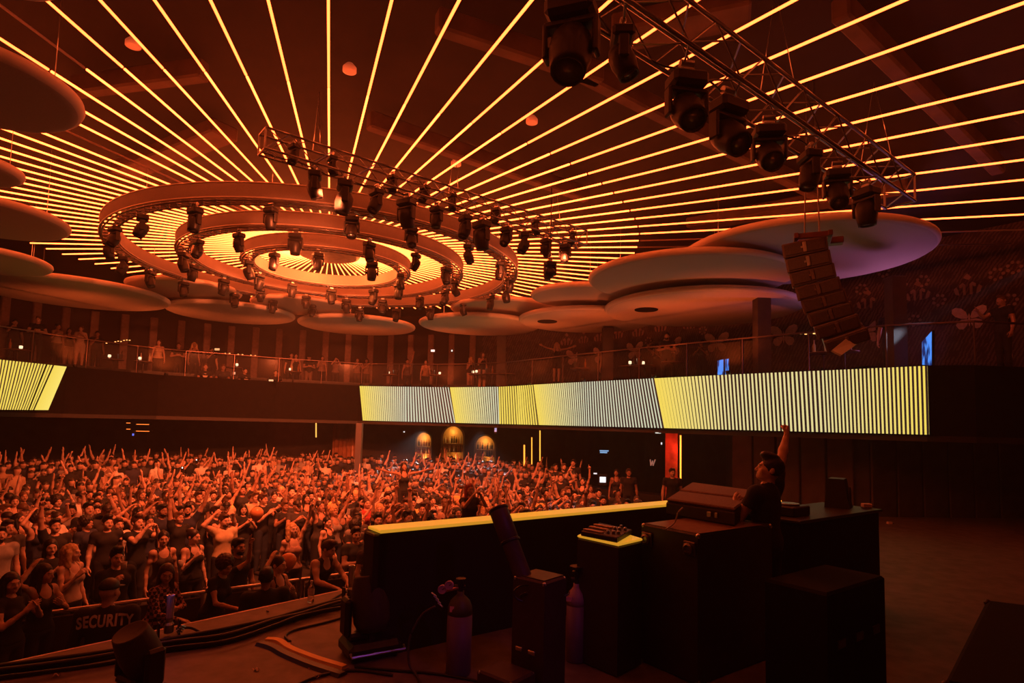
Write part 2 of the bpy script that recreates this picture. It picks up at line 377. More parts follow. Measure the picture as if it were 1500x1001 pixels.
# stage deck: edge runs at an angle across the lower left; joists of the ceiling
se = [pz(0, 974, STAGE), pz(555, 853, STAGE)]
dv = (se[1] - se[0]).normalized()
e0 = se[0] - dv * 6.5; e1 = se[1] + dv * .6
WD = Vector((.802, .597, 0)); WN = Vector((-.597, .802, 0))            # along / across the booth wall
b0 = e1 + WD * 4.2
deck = slab('floor_3', [(e0.x, e0.y), (e1.x, e1.y), (b0.x, b0.y), (8.7, 14.3), (13.4, 14.7), (14.9, 14.7), (14.9, -2.4), (-8.5, -2.4)], FLOOR, STAGE, M_STAGE)
ed = MB(); ed.tube(W(e0 + Vector((0, 0, -.012))), W(e1 + Vector((0, 0, -.012))), .018, n=6)
edg = ed.build('deck_edge', mat('edge_strip', (.75, .55, .5), .35, .3), deck)
def joist(p, q, wd, hg, nm):
    P, Q = W(p), W(q); c = (P + Q) / 2; d = Q - P
    mb = MB(); mb.box((0, 0, 0), (d.length, wd, hg), .03)
    o = mb.build(nm, M_JOIST, bpy.data.objects['ceiling'], c, (0, 0, math.atan2(d.y, d.x)))
for (x0, y0, x1, y1) in ((540, 176, 860, 286), (840, 96, 1230, 300), (1230, 10, 1462, 245), (110, 128, 300, 102), (640, 30, 880, 110)):
    joist(pz(x0, y0, 5.05), pz(x1, y1, 5.05), .22, .3, 'joist')
for (x0, y0, x1, y1) in ((180, 250, 330, 190), (900, 50, 1100, 10), (1010, 330, 1330, 270)):
    joist(pz(x0, y0, 5.0), pz(x1, y1, 5.0), .5, .25, 'duct')
me_dl = mesh('downlight', *lathe([(.07, 0), (.10, .0), (.10, .06), (.05, .12)], 16), mat('downlight_glass', (.8, .6, .5), .3, emit=(1, .15, .05), es=.22), True)
for i, (X, Y) in enumerate(((195, 68), (512, 105), (779, 180), (668, 242))):
    o = link('ceiling_downlight', me_dl, None, W(pz(X, Y, 5.1)))
    tag(o, ['round downlight in dark ceiling at upper left between light tubes', 'round downlight in dark ceiling above the middle tube', 'round downlight in dark ceiling right of middle above long truss', 'small faint downlight just above the long truss'][i], 'downlight', 'ceiling downlights')
    rod('drop_rod', W(pz(X, Y, 5.1)) + Vector((0, 0, .1)), W(pz(X, Y, 5.1)) + Vector((0, 0, .2)), .02, M_BLACK, None).parent = None
for o in [o for o in COL.objects if o.name.startswith('drop_rod')]: bpy.data.objects.remove(o)
# ================================================================== STARBURST OF LIGHT TUBES
ZS = 4.6; CX, CY = -1.094 * ZS, 3.435 * ZS; NSP = 97; A0 = math.radians(16.87)
star = thing('starburst_light', 'huge starburst of amber light tubes radiating across the dark ceiling', 'light', W((CX, CY, ZS)))
def spoke(nm, a, r0, r1, m):
    d = Vector((math.sin(a), -math.cos(a), 0))
    mb = spoke_me.get((round(r1 - r0, 3), m.name))
    if mb is None:
        mb = mesh('light_tube', *chamfer(r1 - r0, .031, .031, .008), m); spoke_me[(round(r1 - r0, 3), m.name)] = mb
    return link(nm, mb, star, d * ((r0 + r1) / 2), (0, 0, math.atan2(d.y, d.x)))
spoke_me = {}
for k in range(NSP):
    kk = k if k <= 48 else k - 97
    a = A0 + kk * 2 * PI / NSP
    spoke('light_tube', a, .95, 8.2, M_TUBE_OFF if kk == -10 else M_TUBE)
    if -14 <= kk <= 18:
        lit = kk not in (-6, 17, 18)
        d = Vector((math.sin(a), -math.cos(a))); r1 = 17.0
        for lim, comp, base in ((14.6, d.x, CX), (-20.6, d.x, CX), (-2.3, d.y, CY)):
            if comp * (lim - base) > 0: r1 = min(r1, (lim - base) / comp)
        spoke('light_tube', a, 8.23, r1, M_TUBE2 if lit else M_TUBE_OFF)
hub = MB(); hub.lathe([(.72, 0), (.8, .03), (.82, .1), (.82, .2), (.78, .24)], 40)
hub.build('hub_disc', mat('hub_bronze', (.3, .2, .15), .6, noise=.3, nscale=6), star, (0, 0, -.2))
for a0_, a1_ in ((-.75, .75), (PI - .75, PI + .75)):      # added glowing panels, standing for the bright haze beside the hub
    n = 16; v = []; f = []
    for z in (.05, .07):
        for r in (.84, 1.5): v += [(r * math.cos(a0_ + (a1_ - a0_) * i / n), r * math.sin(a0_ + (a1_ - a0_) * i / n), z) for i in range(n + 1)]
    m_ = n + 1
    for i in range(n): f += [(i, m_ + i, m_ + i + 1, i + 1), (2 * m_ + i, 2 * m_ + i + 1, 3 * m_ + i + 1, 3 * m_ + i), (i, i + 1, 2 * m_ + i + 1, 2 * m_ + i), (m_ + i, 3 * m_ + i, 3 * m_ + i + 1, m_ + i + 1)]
    link('added_glow', mesh('added_glow', v, f, mat('added_glow', (.8, .7, .6), emit=(1, .42, .10), es=3.0)), star)
# ================================================================== CONCENTRIC RINGS
RING_Z = .881 * ZS
def moving_head():
    root = thing('moving_head_light', 'x', 'stage light')
    mb = MB(); mb.box((0, 0, -.03), (.10, .04, .06), .008); mb.tube((-.05, 0, .02), (.05, 0, .02), .03, n=8); mb.build('clamp', M_STEEL, root)
    mb = MB(); mb.box((0, 0, -.11), (.26, .2, .11), .025); mb.build('base', M_BLACK, root)
    mb = MB(); mb.box((0, 0, -.185), (.28, .09, .04), .01)
    for s in (-1, 1): mb.box((s * .135, 0, -.27), (.03, .09, .2), .01)
    mb.build('yoke', M_BLACK, root)
    mb = MB(); mb.lathe([(.02, .12), (.085, .11), (.112, .05), (.115, -.05), (.10, -.12), (.092, -.17), (.080, -.165), (.078, -.15)], 14)
    mb.tube((-.13, 0, 0), (.13, 0, 0), .03, n=8)
    h = mb.build('head', M_BLACK, root, (0, 0, -.32), smooth=True)
    mb = MB(); mb.lathe([(.078, -.158), (.07, -.15), (.03, -.142), (.005, -.14)][::-1], 12); mb.build('lens', M_LENS, h, smooth=True)
    return root
MH = moving_head(); first_mh = [True]
def place_mh(p, rz, tilt, label, group, sc=1.0):
    o = MH if first_mh[0] else copy_tree(MH); first_mh[0] = False
    o.location = W(p); o.rotation_euler = (0, 0, rz); o.scale = (sc,) * 3; o['label'] = label; o['group'] = group
    for c in o.children:
        if c.name.startswith('head'): c.rotation_euler = (tilt, 0, 0)
    return o
for nm, R, nh, lab in (('outer', 5.11, 22, 'outermost'), ('middle', 3.62, 16, 'middle'), ('inner', 2.18, 10, 'innermost')):
    ring = thing('light_ring', f'{lab} suspended ring of the three concentric rings hung under the starburst', 'lighting ring', W((CX, CY, RING_Z)), 0, 'three concentric ceiling rings')
    n = 96; pts = lambda r, z: [(r * math.cos(2 * PI * i / n), r * math.sin(2 * PI * i / n), z) for i in range(n + 1)]
    def hoop(r, z, t, nm2, m, seg=6):
        v, f = sweep(pts(r, z), t, seg); return link(nm2, mesh(nm2, v, f, m, True), ring)
    # fabric band with thickness
    for R_o in (R, R - .32):
      v = []; f = []
      for r, z in ((R_o, 0), (R_o, .29), (R_o - .03, .29), (R_o - .03, 0)): v += [(r * math.cos(2 * PI * i / n), r * math.sin(2 * PI * i / n), z) for i in range(n)]
      for q in range(4):
          for i in range(n): f.append((q * n + i, q * n + (i + 1) % n, ((q + 1) % 4) * n + (i + 1) % n, ((q + 1) % 4) * n + i))
      link('band', mesh('band', v, f, M_BAND, False), ring)
    hoop(R, 0, .02, 'trim_tube', M_TRIM); hoop(R, .29, .016, 'trim_tube', M_TRIM)
    hoop(R - .335, 0, .016, 'trim_tube', M_TRIM); hoop(R - .06, -.03, .018, 'chord', M_TRUSS); hoop(R - .29, -.03, .018, 'chord', M_TRUSS)
    nb = int(R * 22)
    zz = MB()
    for i in range(nb):
        a, b = 2 * PI * i / nb, 2 * PI * (i + .5) / nb
        P = Vector(((R - .08) * math.cos(a), (R - .08) * math.sin(a), -.05)); Q = Vector(((R - .29) * math.cos(b), (R - .29) * math.sin(b), -.03)); P2 = Vector(((R - .08) * math.cos(a + 2 * PI / nb), (R - .08) * math.sin(a + 2 * PI / nb), -.05))
        zz.tube(P, Q, .011, n=4, caps=False); zz.tube(Q, P2, .011, n=4, caps=False)
        zz.tube(Q, (Q.x, Q.y, .25), .009, n=4, caps=False)
    o = zz.build('lattice', M_TRUSS, ring); o['kind'] = 'stuff'
    for i in range(max(6, nh // 2)):
        a = 2 * PI * (i + .4) / max(6, nh // 2)
        p = Vector(((R - .2) * math.cos(a), (R - .2) * math.sin(a), 0)); rod('hanger_cable', p + Vector((0, 0, .1)), p + Vector((0, 0, .95)), .006, M_STEEL, ring, 4)
    for i in range(nh):
        a = -PI / 2 + 2 * PI * (i + .35) / nh + rnd.uniform(-.04, .04)
        p = Vector((CX + (R - .2) * math.cos(a), CY + (R - .2) * math.sin(a), RING_Z - .06))
        lb = f'black moving head light under the {lab} ring, {ordw(i + 1)} counter-clockwise from the stage side'
        place_mh(p, a + PI / 2 + rnd.uniform(-.6, .6), rnd.uniform(-.5, .5), lb, f'moving heads under the {lab} ring', rnd.uniform(.92, 1.08))
# ================================================================== FLOATING DISCS
DISCS = [(-6.22, 6.45, 1.08, 3.6, 'large pale disc at the upper left corner cut by frame edge'), (-8.56, 9.01, .7, 3.7, 'small disc sliver at left edge below the large corner disc'),
 (-10.16, 11.03, 1.40, 3.6, 'disc at left edge with its pointed side reaching toward outer ring'), (-13.14, 14.19, 1.55, 3.6, 'disc at left edge above the wide flat balcony disc'),
 (-13.55, 18.07, 2.6, 3.6, 'widest disc on the left, over the guests by the left screen'), (-10.51, 18.75, 1.66, 3.95, 'disc tucked behind and above the two left balcony discs'),
 (-10.23, 21.40, 2.16, 3.7, 'disc with full oval outline over the back left pilasters'), (-7.57, 20.98, 1.71, 3.95, 'half hidden disc peeking out below the outer ring far side'),
 (-6.22, 23.53, 2.28, 3.7, 'disc centred at the back under the far side of rings'), (-1.28, 22.10, 2.25, 3.6, 'disc over the back corner right of the centre disc'),
 (-.25, 20.52, 1.95, 3.9, 'raised disc behind the outer ring at right, partly hidden'), (2.47, 20.00, 2.29, 3.5, 'low disc with a dark round opening, left of dark column'),
 (2.03, 17.53, 1.54, 3.8, 'mid right disc just below the end of long truss'), (4.38, 14.76, 2.5, 3.7, 'wide orange-lit disc right of the rings above the low discs'),
 (5.42, 17.09, 2.75, 3.4, 'lowest disc on the right with dark round opening and thick edge'), (6.52, 13.37, 2.65, 3.95, 'big violet-tinted disc at far right behind the hanging speakers'),
 (-4.75, 5.15, .45, 4.0, 'disc edge just showing at the top left border')]
def disc_mesh(R):
    n = 64; prof = [(.01, .0), (R - .16, 0), (R - .07, .012), (R - .02, .045), (R, .09), (R - .01, .13), (R - .06, .16), (.01, .17)]
    v, f = lathe(prof, n); me = mesh('disc', v, f, [M_DISC, M_DISC_RIM], True)
    mi = []
    for q in me.polygons:
        r = math.hypot(q.center.x, q.center.y); mi.append(1 if (r > R - .075 and q.center.z > .02) else 0)
    me.polygons.foreach_set('material_index', mi); return me
HOLE = {11, 14}
for i, (x, y, R, z, lab) in enumerate(DISCS):
    o = link('ceiling_disc', disc_mesh(R), None, W((x, y, z))); tag(o, lab, 'ceiling disc', 'pale acoustic discs round the ceiling')
    for a in (0.6, 2.7, 4.8):
        p = Vector((.7 * R * math.cos(a), .7 * R * math.sin(a), .16)); rod('hanger_cable', p, p + Vector((0, 0, 5.3 - z - .16)), .006, M_STEEL, o, 4)
    if i in HOLE:
        mb = MB(); mb.lathe([(.28, -.025), (.33, -.02), (.34, .01)], 24); q = mb.build('opening', M_BLACK_MATT, o, (-R * .58, -R * .05, 0), smooth=True)
# ================================================================== LED SCREENS ALONG THE BALCONY FRONT
def screen_mat(name, period, seed=0):
    m = bpy.data.materials.new(name); m.use_nodes = True; n = m.node_tree; b = n.nodes['Principled BSDF']
    b.inputs['Base Color'].default_value = (.02, .02, .02, 1); b.inputs['Roughness'].default_value = .4
    uv = n.nodes.new('ShaderNodeUVMap'); sp = n.nodes.new('ShaderNodeSeparateXYZ'); n.links.new(uv.outputs[0], sp.inputs[0])
    fr = n.nodes.new('ShaderNodeMath'); fr.operation = 'FRACT'; n.links.new(sp.outputs[0], fr.inputs[0])
    at = n.nodes.new('ShaderNodeAttribute'); at.attribute_name = 'duty'; 
    cmp_ = n.nodes.new('ShaderNodeMath'); cmp_.operation = 'LESS_THAN'; n.links.new(fr.outputs[0], cmp_.inputs[0]); n.links.new(at.outputs['Fac'], cmp_.inputs[1])
    at2 = n.nodes.new('ShaderNodeAttribute'); at2.attribute_name = 'tint'
    mx = n.nodes.new('ShaderNodeMix'); mx.data_type = 'RGBA'; n.links.new(cmp_.outputs[0], mx.inputs[0]); mx.inputs[6].default_value = (.012, .010, .010, 1); n.links.new(at2.outputs['Color'], mx.inputs[7])
    n.links.new(mx.outputs[2], b.inputs['Emission Color']); b.inputs['Emission Strength'].default_value = 1.0
    return m
M_SCR = screen_mat('screen_picture', 1)
YEL = (.92, .70, .10); PALE = (.80, .70, .30); GREY = (.62, .66, .46)
def screen_panel(parent, a, b, z0, z1, s0, s1, lean0, lean1, d0, d1, c0, c1, n=14, th=.06, sh0=0, sh1=0):
    """flat lit panel from plan point a to b; s: stripe count at the ends, lean: stripe offset at the bottom, d: lit share, c: colours"""
    a, b = Vector(a), Vector(b); t = (b - a).normalized(); nn = Vector((t.y, -t.x))
    a2, b2 = a + nn * .03, b + nn * .03
    v = []; f = []; uv = []; duty = []; tint = []
    for i in range(n + 1):
        k = i / n; p = a2 + (b2 - a2) * k
        for z, w_ in ((z0, 1), (z1, 0)):
            ps = p + t * (w_ * (sh0 + (sh1 - sh0) * k)); v.append((ps.x, ps.y, z + CZ)); uv.append((s0 + (s1 - s0) * k - w_ * (lean0 + (lean1 - lean0) * k), 0)); duty.append(d0 + (d1 - d0) * k); tint.append([c0[j] + (c1[j] - c0[j]) * k for j in range(3)])
    for i in range(n): f.append((2 * i, 2 * i + 2, 2 * i + 3, 2 * i + 1))
    m0 = len(v)
    for p, sh in ((a2 - nn * th, sh0), (b2 - nn * th, sh1)):
        for z in (z0, z1): q_ = p + t * (sh if z == z0 else 0); v.append((q_.x, q_.y, z + CZ)); uv.append((.99, 0)); duty.append(0); tint.append((0, 0, 0))
    f += [(0, 1, m0 + 1, m0), (2 * n, m0 + 2, m0 + 3, 2 * n + 1), (1, 2 * n + 1, m0 + 3, m0 + 1), (0, m0, m0 + 2, 2 * n), (m0, m0 + 1, m0 + 3, m0 + 2)]
    me = mesh('screen_panel', v, f, M_SCR)
    ul = me.uv_layers.new(name='UVMap')
    for l in me.loops: ul.data[l.index].uv = uv[l.vertex_index]
    at = me.attributes.new('duty', 'FLOAT', 'POINT'); at.data.foreach_set('value', duty)
    at = me.attributes.new('tint', 'FLOAT_COLOR', 'POINT'); at.data.foreach_set('color', sum(([*c, 1] for c in tint), []))
    return link('screen_panel', me, parent)
scr = thing('led_screen', 'long faceted video screen of yellow stripes along right balcony front', 'video screen', W((0, 0, 0)))
scr.location = (0, 0, 0)
z0, z1 = .0, 1.4
F_ = [(-6.2, 24.22), (-4.3, 23.95), (-2.44, 23.55), (-.47, 22.45), (.2, 21.65), (.78, 20.78), (2.39, 18.77), (4.05, 16.80), (5.47, 15.18), (7.09, 13.54), (8.47, 12.06)]
sp = [ # stripes start, end, lean start, lean end, duty, colours
 (0, 22, 2, 1, .95, .6, YEL, GREY), (22, 40, 1, .5, .6, .42, GREY, GREY), (40, 62, 3, 1.5, 1.0, .55, YEL, GREY), (62, 70, 1.5, 1.2, .7, .65, YEL, YEL), (70, 78, 2.5, 2.5, .85, .6, YEL, YEL),
 (78, 104, 3.5, 2, 1.0, .5, YEL, GREY), (104, 130, 2, 1.2, .52, .45, GREY, GREY), (130, 150, 3.0, 2.0, 1.0, .5, YEL, PALE), (150, 174, 2.0, 1.0, .5, .48, PALE, PALE), (174, 200, 1, 0, .5, .5, PALE, YEL)]
for i in range(10): 
    q = list(sp[i]); q[2] = q[3] = 0; SH = (.2, .06, .33, .1, .2, .34, .1, .34, .1, .05, 0); screen_panel(scr, F_[i], F_[i + 1], z0, z1, *q, sh0=SH[i], sh1=SH[i + 1])
scr2 = thing('led_screen', 'slanted yellow striped video screen at the left edge of photo', 'video screen', (0, 0, 0))
# left screen: a leaning panel whose right edge is cut on a slant
tl, tr = pd(-60, 521, 14.6), pd(97, 537.5, 17.5); bl, br = pd(-60, 600, 14.6), pd(70, 601, 17.0)
def quadpanel(parent, tl, tr, bl, br, s0, s1, d0, d1, c0, c1, n=8):
    v = []; uv = []; duty = []; tint = []; f = []
    off = Vector((.06, -.06, 0))
    for i in range(n + 1):
        k = i / n
        for P, Q in ((bl, br), (tl, tr)):
            v.append(W(P.lerp(Q, k) + off)); uv.append((s0 + (s1 - s0) * k, 0)); duty.append(d0 + (d1 - d0) * k); tint.append([c0[j] + (c1[j] - c0[j]) * k for j in range(3)])
    for i in range(n): f.append((2 * i, 2 * i + 2, 2 * i + 3, 2 * i + 1))
    m0 = len(v)
    for p in (bl, tl, br, tr): v.append(W(p)); uv.append((.99, 0)); duty.append(0); tint.append((0, 0, 0))
    f += [(0, 1, m0 + 1, m0), (2 * n, m0 + 2, m0 + 3, 2 * n + 1), (1, 2 * n + 1, m0 + 3, m0 + 1), (0, m0, m0 + 2, 2 * n), (m0, m0 + 1, m0 + 3, m0 + 2)]
    me = mesh('screen_panel', v, f, M_SCR); ul = me.uv_layers.new(name='UVMap')
    for l in me.loops: ul.data[l.index].uv = uv[l.vertex_index]
    at = me.attributes.new('duty', 'FLOAT', 'POINT'); at.data.foreach_set('value', duty)
    at = me.attributes.new('tint', 'FLOAT_COLOR', 'POINT'); at.data.foreach_set('color', sum(([*c, 1] for c in tint), []))
    return link('screen_panel', me, parent)
m1, m2 = .80, .83
quadpanel(scr2, tl, tl.lerp(tr, .775), bl, bl.lerp(br, .745), 0, 25.6, .62, .62, YEL, YEL)
quadpanel(scr2, tl.lerp(tr, .795), tl.lerp(tr, .848), bl.lerp(br, .765), bl.lerp(br, .808), 0, 1.8, .7, .7, YEL, YEL, 2)
quadpanel(scr2, tl.lerp(tr, .865), tr, bl.lerp(br, .825), br, 0, .999, 1.1, 1.1, YEL, (1.0, .80, .16))
# ================================================================== TRUSSES
def truss(label, P, Q, wd, hg, bay, cr):
    P, Q = W(P), W(Q); d = (Q - P); L = d.length; d.normalize(); x = d.cross(Vector((0, 0, 1))).normalized(); z = Vector((0, 0, 1))
    t = thing('lighting_truss', label, 'truss', P)
    c = lambda s, i, j: d * s + x * (i * wd / 2) + z * (j * hg)
    for i in (-1, 1):
        for j in (0, 1): rod('chord', c(0, i, j), c(L, i, j), cr, M_TRUSS, t, 8)
    n = int(L / bay)
    for k in range(n):
        a, b = L * k / n, L * (k + 1) / n
        for i in (-1, 1): rod('brace', c(a, i, k % 2), c(b, i, 1 - k % 2), cr * .45, M_TRUSS, t, 5)
        for j in (0, 1): rod('brace', c(a, -1 if k % 2 else 1, j), c(b, 1 if k % 2 else -1, j), cr * .45, M_TRUSS, t, 5)
    for s in (0, L):
        for i, j, i2, j2 in ((-1, 0, 1, 0), (-1, 1, 1, 1), (-1, 0, -1, 1), (1, 0, 1, 1)): rod('end_bar', c(s, i, j), c(s, i2, j2), cr * .7, M_TRUSS, t, 6)
    for s in (.12, .5, .88):
        for i in (-1, 1): rod('hanger_cable', c(L * s, i, 1), c(L * s, 0, 1) + z * (5.25 - P.z + CZ - hg), .006, M_STEEL, t, 4)
    # slack cable looping below the chords
    pts = []
    for k in range(0, 25):
        u = k / 24; pts.append(c(L * u, -.6 + .5 * math.sin(k), .1 - .12 * abs(math.sin(k * 1.3))))
    v, f = sweep(smoothpath(pts, 3), .012, 5); link('loom', mesh('loom', v, f, M_BLACK), t)
    return t
T1 = (pz(383, 222, 4.0), pz(852, 361, 4.0)); T2 = (pz(772, -60, 3.6), pz(1318, 300, 3.6))
truss('long black box truss crossing in front of the near side of the rings', T1[0], T1[1], .32, .32, .36, .02)
truss('near black box truss running from top centre down to the right', T2[0], T2[1], .42, .42, .45, .024)
def along(T, x):                            # point of a truss seen above pixel column x
    lo, hi = 0, 1
    for _ in range(40):
        m = (lo + hi) / 2
        if topx(T[0].lerp(T[1], m))[0] < x: lo = m
        else: hi = m
    return T[0].lerp(T[1], lo)
for i, X in enumerate((462, 506, 552, 596, 640, 682, 706, 742, 768, 800, 828)):
    p = along(T1, X); p.z -= .02
    place_mh(p, 2.2 + rnd.uniform(-.5, .5), (-.3, .2, .5, -.4, .1, .3, -.2, .6, .4, -.5, .2)[i], f'moving head light under the long truss, {ordw(i + 1)} from its left end', 'moving heads under the long truss', (1.0, 1.25, .95, 1.2, .9, 1.0, 1.3, .9, 1.0, .9, .9)[i])
for i, X in enumerate((430, 486, 574, 622, 662, 726, 784, 838)):
    p = along(T1, X); p.z += .30
    place_mh(p, 2.2 + rnd.uniform(-.5, .5), rnd.uniform(-.6, .6), f'small moving head tucked inside the long truss, {ordw(i + 1)} from left', 'small moving heads inside the long truss', .72)
for i, (X, sc, tl) in enumerate(((838, 1.55, .35), (912, 1.0, -.4), (1006, 1.4, .75), (1066, 1.45, .8), (1126, 1.3, .85), (1186, 1.1, .2), (1226, 1.2, .5), (1268, 1.25, -.1))):
    p = along(T2, X); p.z -= .03
    place_mh(p, 2.4 + (.4, -.9, .9, 1.2, .6, -.8, .5, -.4)[i], tl, f'large dark moving head under the near truss, {ordw(i + 1)} from the left', 'large moving heads under the near truss', sc)
# a small fixture on a pole below the truss end
p = pz(806, 380, 3.4); place_mh(p, .4, 1.2, 'small fixture hanging alone below the right end of long truss', 'lone hanging fixture', .9)
rod('drop_pole', W(p), W((p.x, p.y, 5.3)), .012, M_BLACK, None)
dp = bpy.data.objects['drop_pole']; tag(dp, 'thin black drop pole below ceiling carrying one small fixture', 'pole')
# ================================================================== LINE ARRAY
la = thing('line_array', 'curved hanging column of eight dark loudspeakers before the right balcony', 'loudspeaker', W(pd(1190, 350, 8.6)))
M_SPK = mat('speaker_cabinet', (.13, .075, .06), .6, noise=.2, nscale=12); M_GRL = mat('speaker_grille', (.075, .045, .038), .65, noise=.25, nscale=40)
fy = math.atan2(.42, -.9) ;  # cabinets turned toward the dance floor
YAW = math.radians(-24)
for i, (X, Y) in enumerate(((1178, 366), (1183, 386), (1189, 405), (1197, 424), (1205, 441), (1214, 458), (1223, 475), (1236, 493))):
    p = W(pd(X, Y, 8.6 + .02 * i)) - la.location
    tilt = math.radians((2, 4, 7, 11, 15, 20, 26, 33)[i])
    Rm = Matrix.Rotation(YAW, 3, 'Z') @ Matrix.Rotation(math.radians(8 + 1.6 * i), 3, 'Y').transposed() @ Matrix.Rotation(tilt, 3, 'X')
    mb = MB()
    # wedge cabinet
    w2, h2, d2 = .30, .106, .36
    v = [(-w2, -.17, -h2), (w2, -.17, -h2), (w2, -.17, h2), (-w2, -.17, h2), (-w2 * .75, d2 - .17, -h2 * .75), (w2 * .75, d2 - .17, -h2 * .75), (w2 * .75, d2 - .17, h2 * .75), (-w2 * .75, d2 - .17, h2 * .75)]
    f = [(0, 1, 2, 3), (1, 5, 6, 2), (4, 0, 3, 7), (3, 2, 6, 7), (4, 5, 1, 0), (5, 4, 7, 6)]
    me = mesh('cabinet', [Rm @ Vector(q) for q in v], f, M_SPK); c = link('cabinet', me, la, p)
    bm = bmesh.new(); bm.from_mesh(me); bmesh.ops.bevel(bm, geom=bm.edges[:], offset=.012, segments=1, affect='EDGES'); bm.to_mesh(me); bm.free()
    mb = MB()
    for s in (-1, 1): mb.box(Rm @ Vector((s * .15, -.178, 0)), (.24, .02, .16), .006, Rm)
    g = mb.build('grille', M_GRL, c)
    mb = MB(); mb.box(Rm @ Vector((0, -.186, 0)), (.05, .03, .15), .008, Rm); mb.box(Rm @ Vector((-.04, -.2, 0)), (.03, .01, .03), .003, Rm); mb.build('horn', M_STEEL if i < 2 else M_SPK, c)
    mb = MB()
    for s in (-1, 1): mb.box(Rm @ Vector((s * .27, .02, 0)), (.02, .1, .21), .004, Rm)
    mb.build('rigging_link', M_TRUSS, c)
mb = MB(); p0 = W(pd(1190, 350, 8.6)) - la.location
Rz = Matrix.Rotation(YAW, 3, 'Z')
for s in (-1, 1): mb.box(Rz @ Vector((s * .22, .05, .0)), (.06, .6, .08), .008, Rz)
mb.box(Rz @ Vector((0, -.18, 0)), (.5, .06, .08), .008, Rz); mb.box(Rz @ Vector((.1, .3, .02)), (.66, .16, .1), .01, Rz)
mb.build('rigging_frame', mat('rig_frame', (.2, .07, .06), .5, .3), la)
for s in (-1, 1): rod('chain', Rz @ Vector((s * .1, .05, .04)), Rz @ Vector((s * .04, .05, 2.75)), .012, M_TRUSS, la, 5)
pts = [W(pd(x, y, 8.9)) - la.location for x, y in ((1203, 358), (1212, 390), (1222, 425), (1238, 455), (1258, 488))]
v, f = sweep(smoothpath(pts, 6), .015, 6); link('cable', mesh('cable', v, f, mat('grey_cable', (.4, .36, .36), .5)), la)
A_, B_, C_, D_ = [W(pd(*q)) - la.location for q in ((1218.7, 513, 8.25), (1232.7, 520, 8.25), (1264, 498, 8.75), (1251, 486.5, 8.75))]
nq = (B_ - A_).cross(D_ - A_).normalized() * .03; nq = nq if nq.y > 0 else -nq
v = [A_, B_, C_, D_, A_ + nq, B_ + nq, C_ + nq, D_ + nq]
link('lit_underside', mesh('lit_underside', v, [(0, 1, 2, 3), (7, 6, 5, 4), (0, 4, 5, 1), (1, 5, 6, 2), (2, 6, 7, 3), (3, 7, 4, 0)], mat('lit_underside_tone', (.85, .75, .62), .5)), la)  # light on the lowest cabinet's underside, put into a pale plate
# ================================================================== BOOTH WALL AND STAGE EQUIPMENT
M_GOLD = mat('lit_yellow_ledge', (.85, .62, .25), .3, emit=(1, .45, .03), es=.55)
M_EQUIP = mat('black_flightcase', (.028, .024, .023), .5, noise=.2, nscale=14)
M_TOLEX = mat('brown_black_lid', (.17, .10, .085), .75, noise=.3, nscale=60)
ZW = -.92
wa, wb = pz(556, 777, ZW), pz(975, 739, ZW)
wd = (wb - wa); wd.z = 0; wd.normalize(); wn = Vector((-wd.y, wd.x, 0)); wb = wb + wd * 1.0
bw = thing('booth_wall', 'long black booth wall with glossy yellow ledge along the stage front', 'booth wall', W((wa.x, wa.y, STAGE)))
def Lc(p): return Vector((p.x - wa.x, p.y - wa.y, 0))
prism('panel', [Lc(wa), Lc(wb), Lc(wb + wn * .16), Lc(wa + wn * .16)], .0, ZW - STAGE - .03, mat('black_panel', (.014, .013, .013), .6), bw)
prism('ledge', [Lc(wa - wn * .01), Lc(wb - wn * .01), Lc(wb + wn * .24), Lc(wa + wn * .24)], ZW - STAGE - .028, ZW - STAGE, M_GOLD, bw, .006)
prism('end_post', [Lc(wa - wd * .05), Lc(wa + wd * .08), Lc(wa + wd * .08 + wn * .2), Lc(wa - wd * .05 + wn * .2)], 0, ZW - STAGE - .035, M_EQUIP, bw)
def block(name, label, cat, foot, z0, z1, m, b=.015):
    c = sum((Vector((p[0], p[1], 0)) for p in foot), Vector()) / len(foot)
    t = thing(name, label, cat, W((c.x, c.y, z0)))
    o = prism('body', [(p[0] - c.x, p[1] - c.y) for p in foot], 0, z1 - z0, m, t, b)
    return t, c
def corners(t, c, foot, h, m=M_STEEL, r=.022, zs=None):
    for z in (zs or (.02, h - .02)):
        for p in foot:
            q = Vector((p[0] - c.x, p[1] - c.y, z)); q = q - Vector((q.x, q.y, 0)).normalized() * .02
            v, f = lathe([(.004, -r), (r * .7, -r * .7), (r, 0), (r * .7, r * .7), (.004, r)], 10); link('corner_cap', mesh('corner_cap', v, f, m, True), t, q)
# large case left of the DJ, with latches
ZA = -.82
n_, l_ = pz(1022, 783, ZA), pz(940, 767, ZA)
ld = (l_ - n_).normalized(); rd = Vector((-ld.y, ld.x, 0)); rd = rd if rd.x > 0 else -rd
fA = [n_, l_, l_ + rd * 1.05, n_ + rd * 1.05]
tA, cA = block('flight_case', 'large black road case standing left of the DJ with ball corners', 'flight case', fA, STAGE, ZA, M_EQUIP)
corners(tA, cA, fA, ZA - STAGE)
for u in (.12, .88):
    q = n_.lerp(l_, u) - rd * .012; q = Vector((q.x - cA.x, q.y - cA.y, ZA - STAGE - .12))
    mb = MB(); M3 = Matrix((ld, rd, Vector((0, 0, 1)))).transposed()
    mb.box(q, (.11, .02, .11), .006, M3); mb.lathe([(.045, 0), (.045, .02), (.03, .03), (.02, .012)], 16, Matrix.Translation(q - rd * .008) @ (-rd).to_track_quat('Z', 'Y').to_matrix().to_4x4())
    mb.build('latch', mat('dark_metal', (.2, .18, .18), .35, .9), tA)
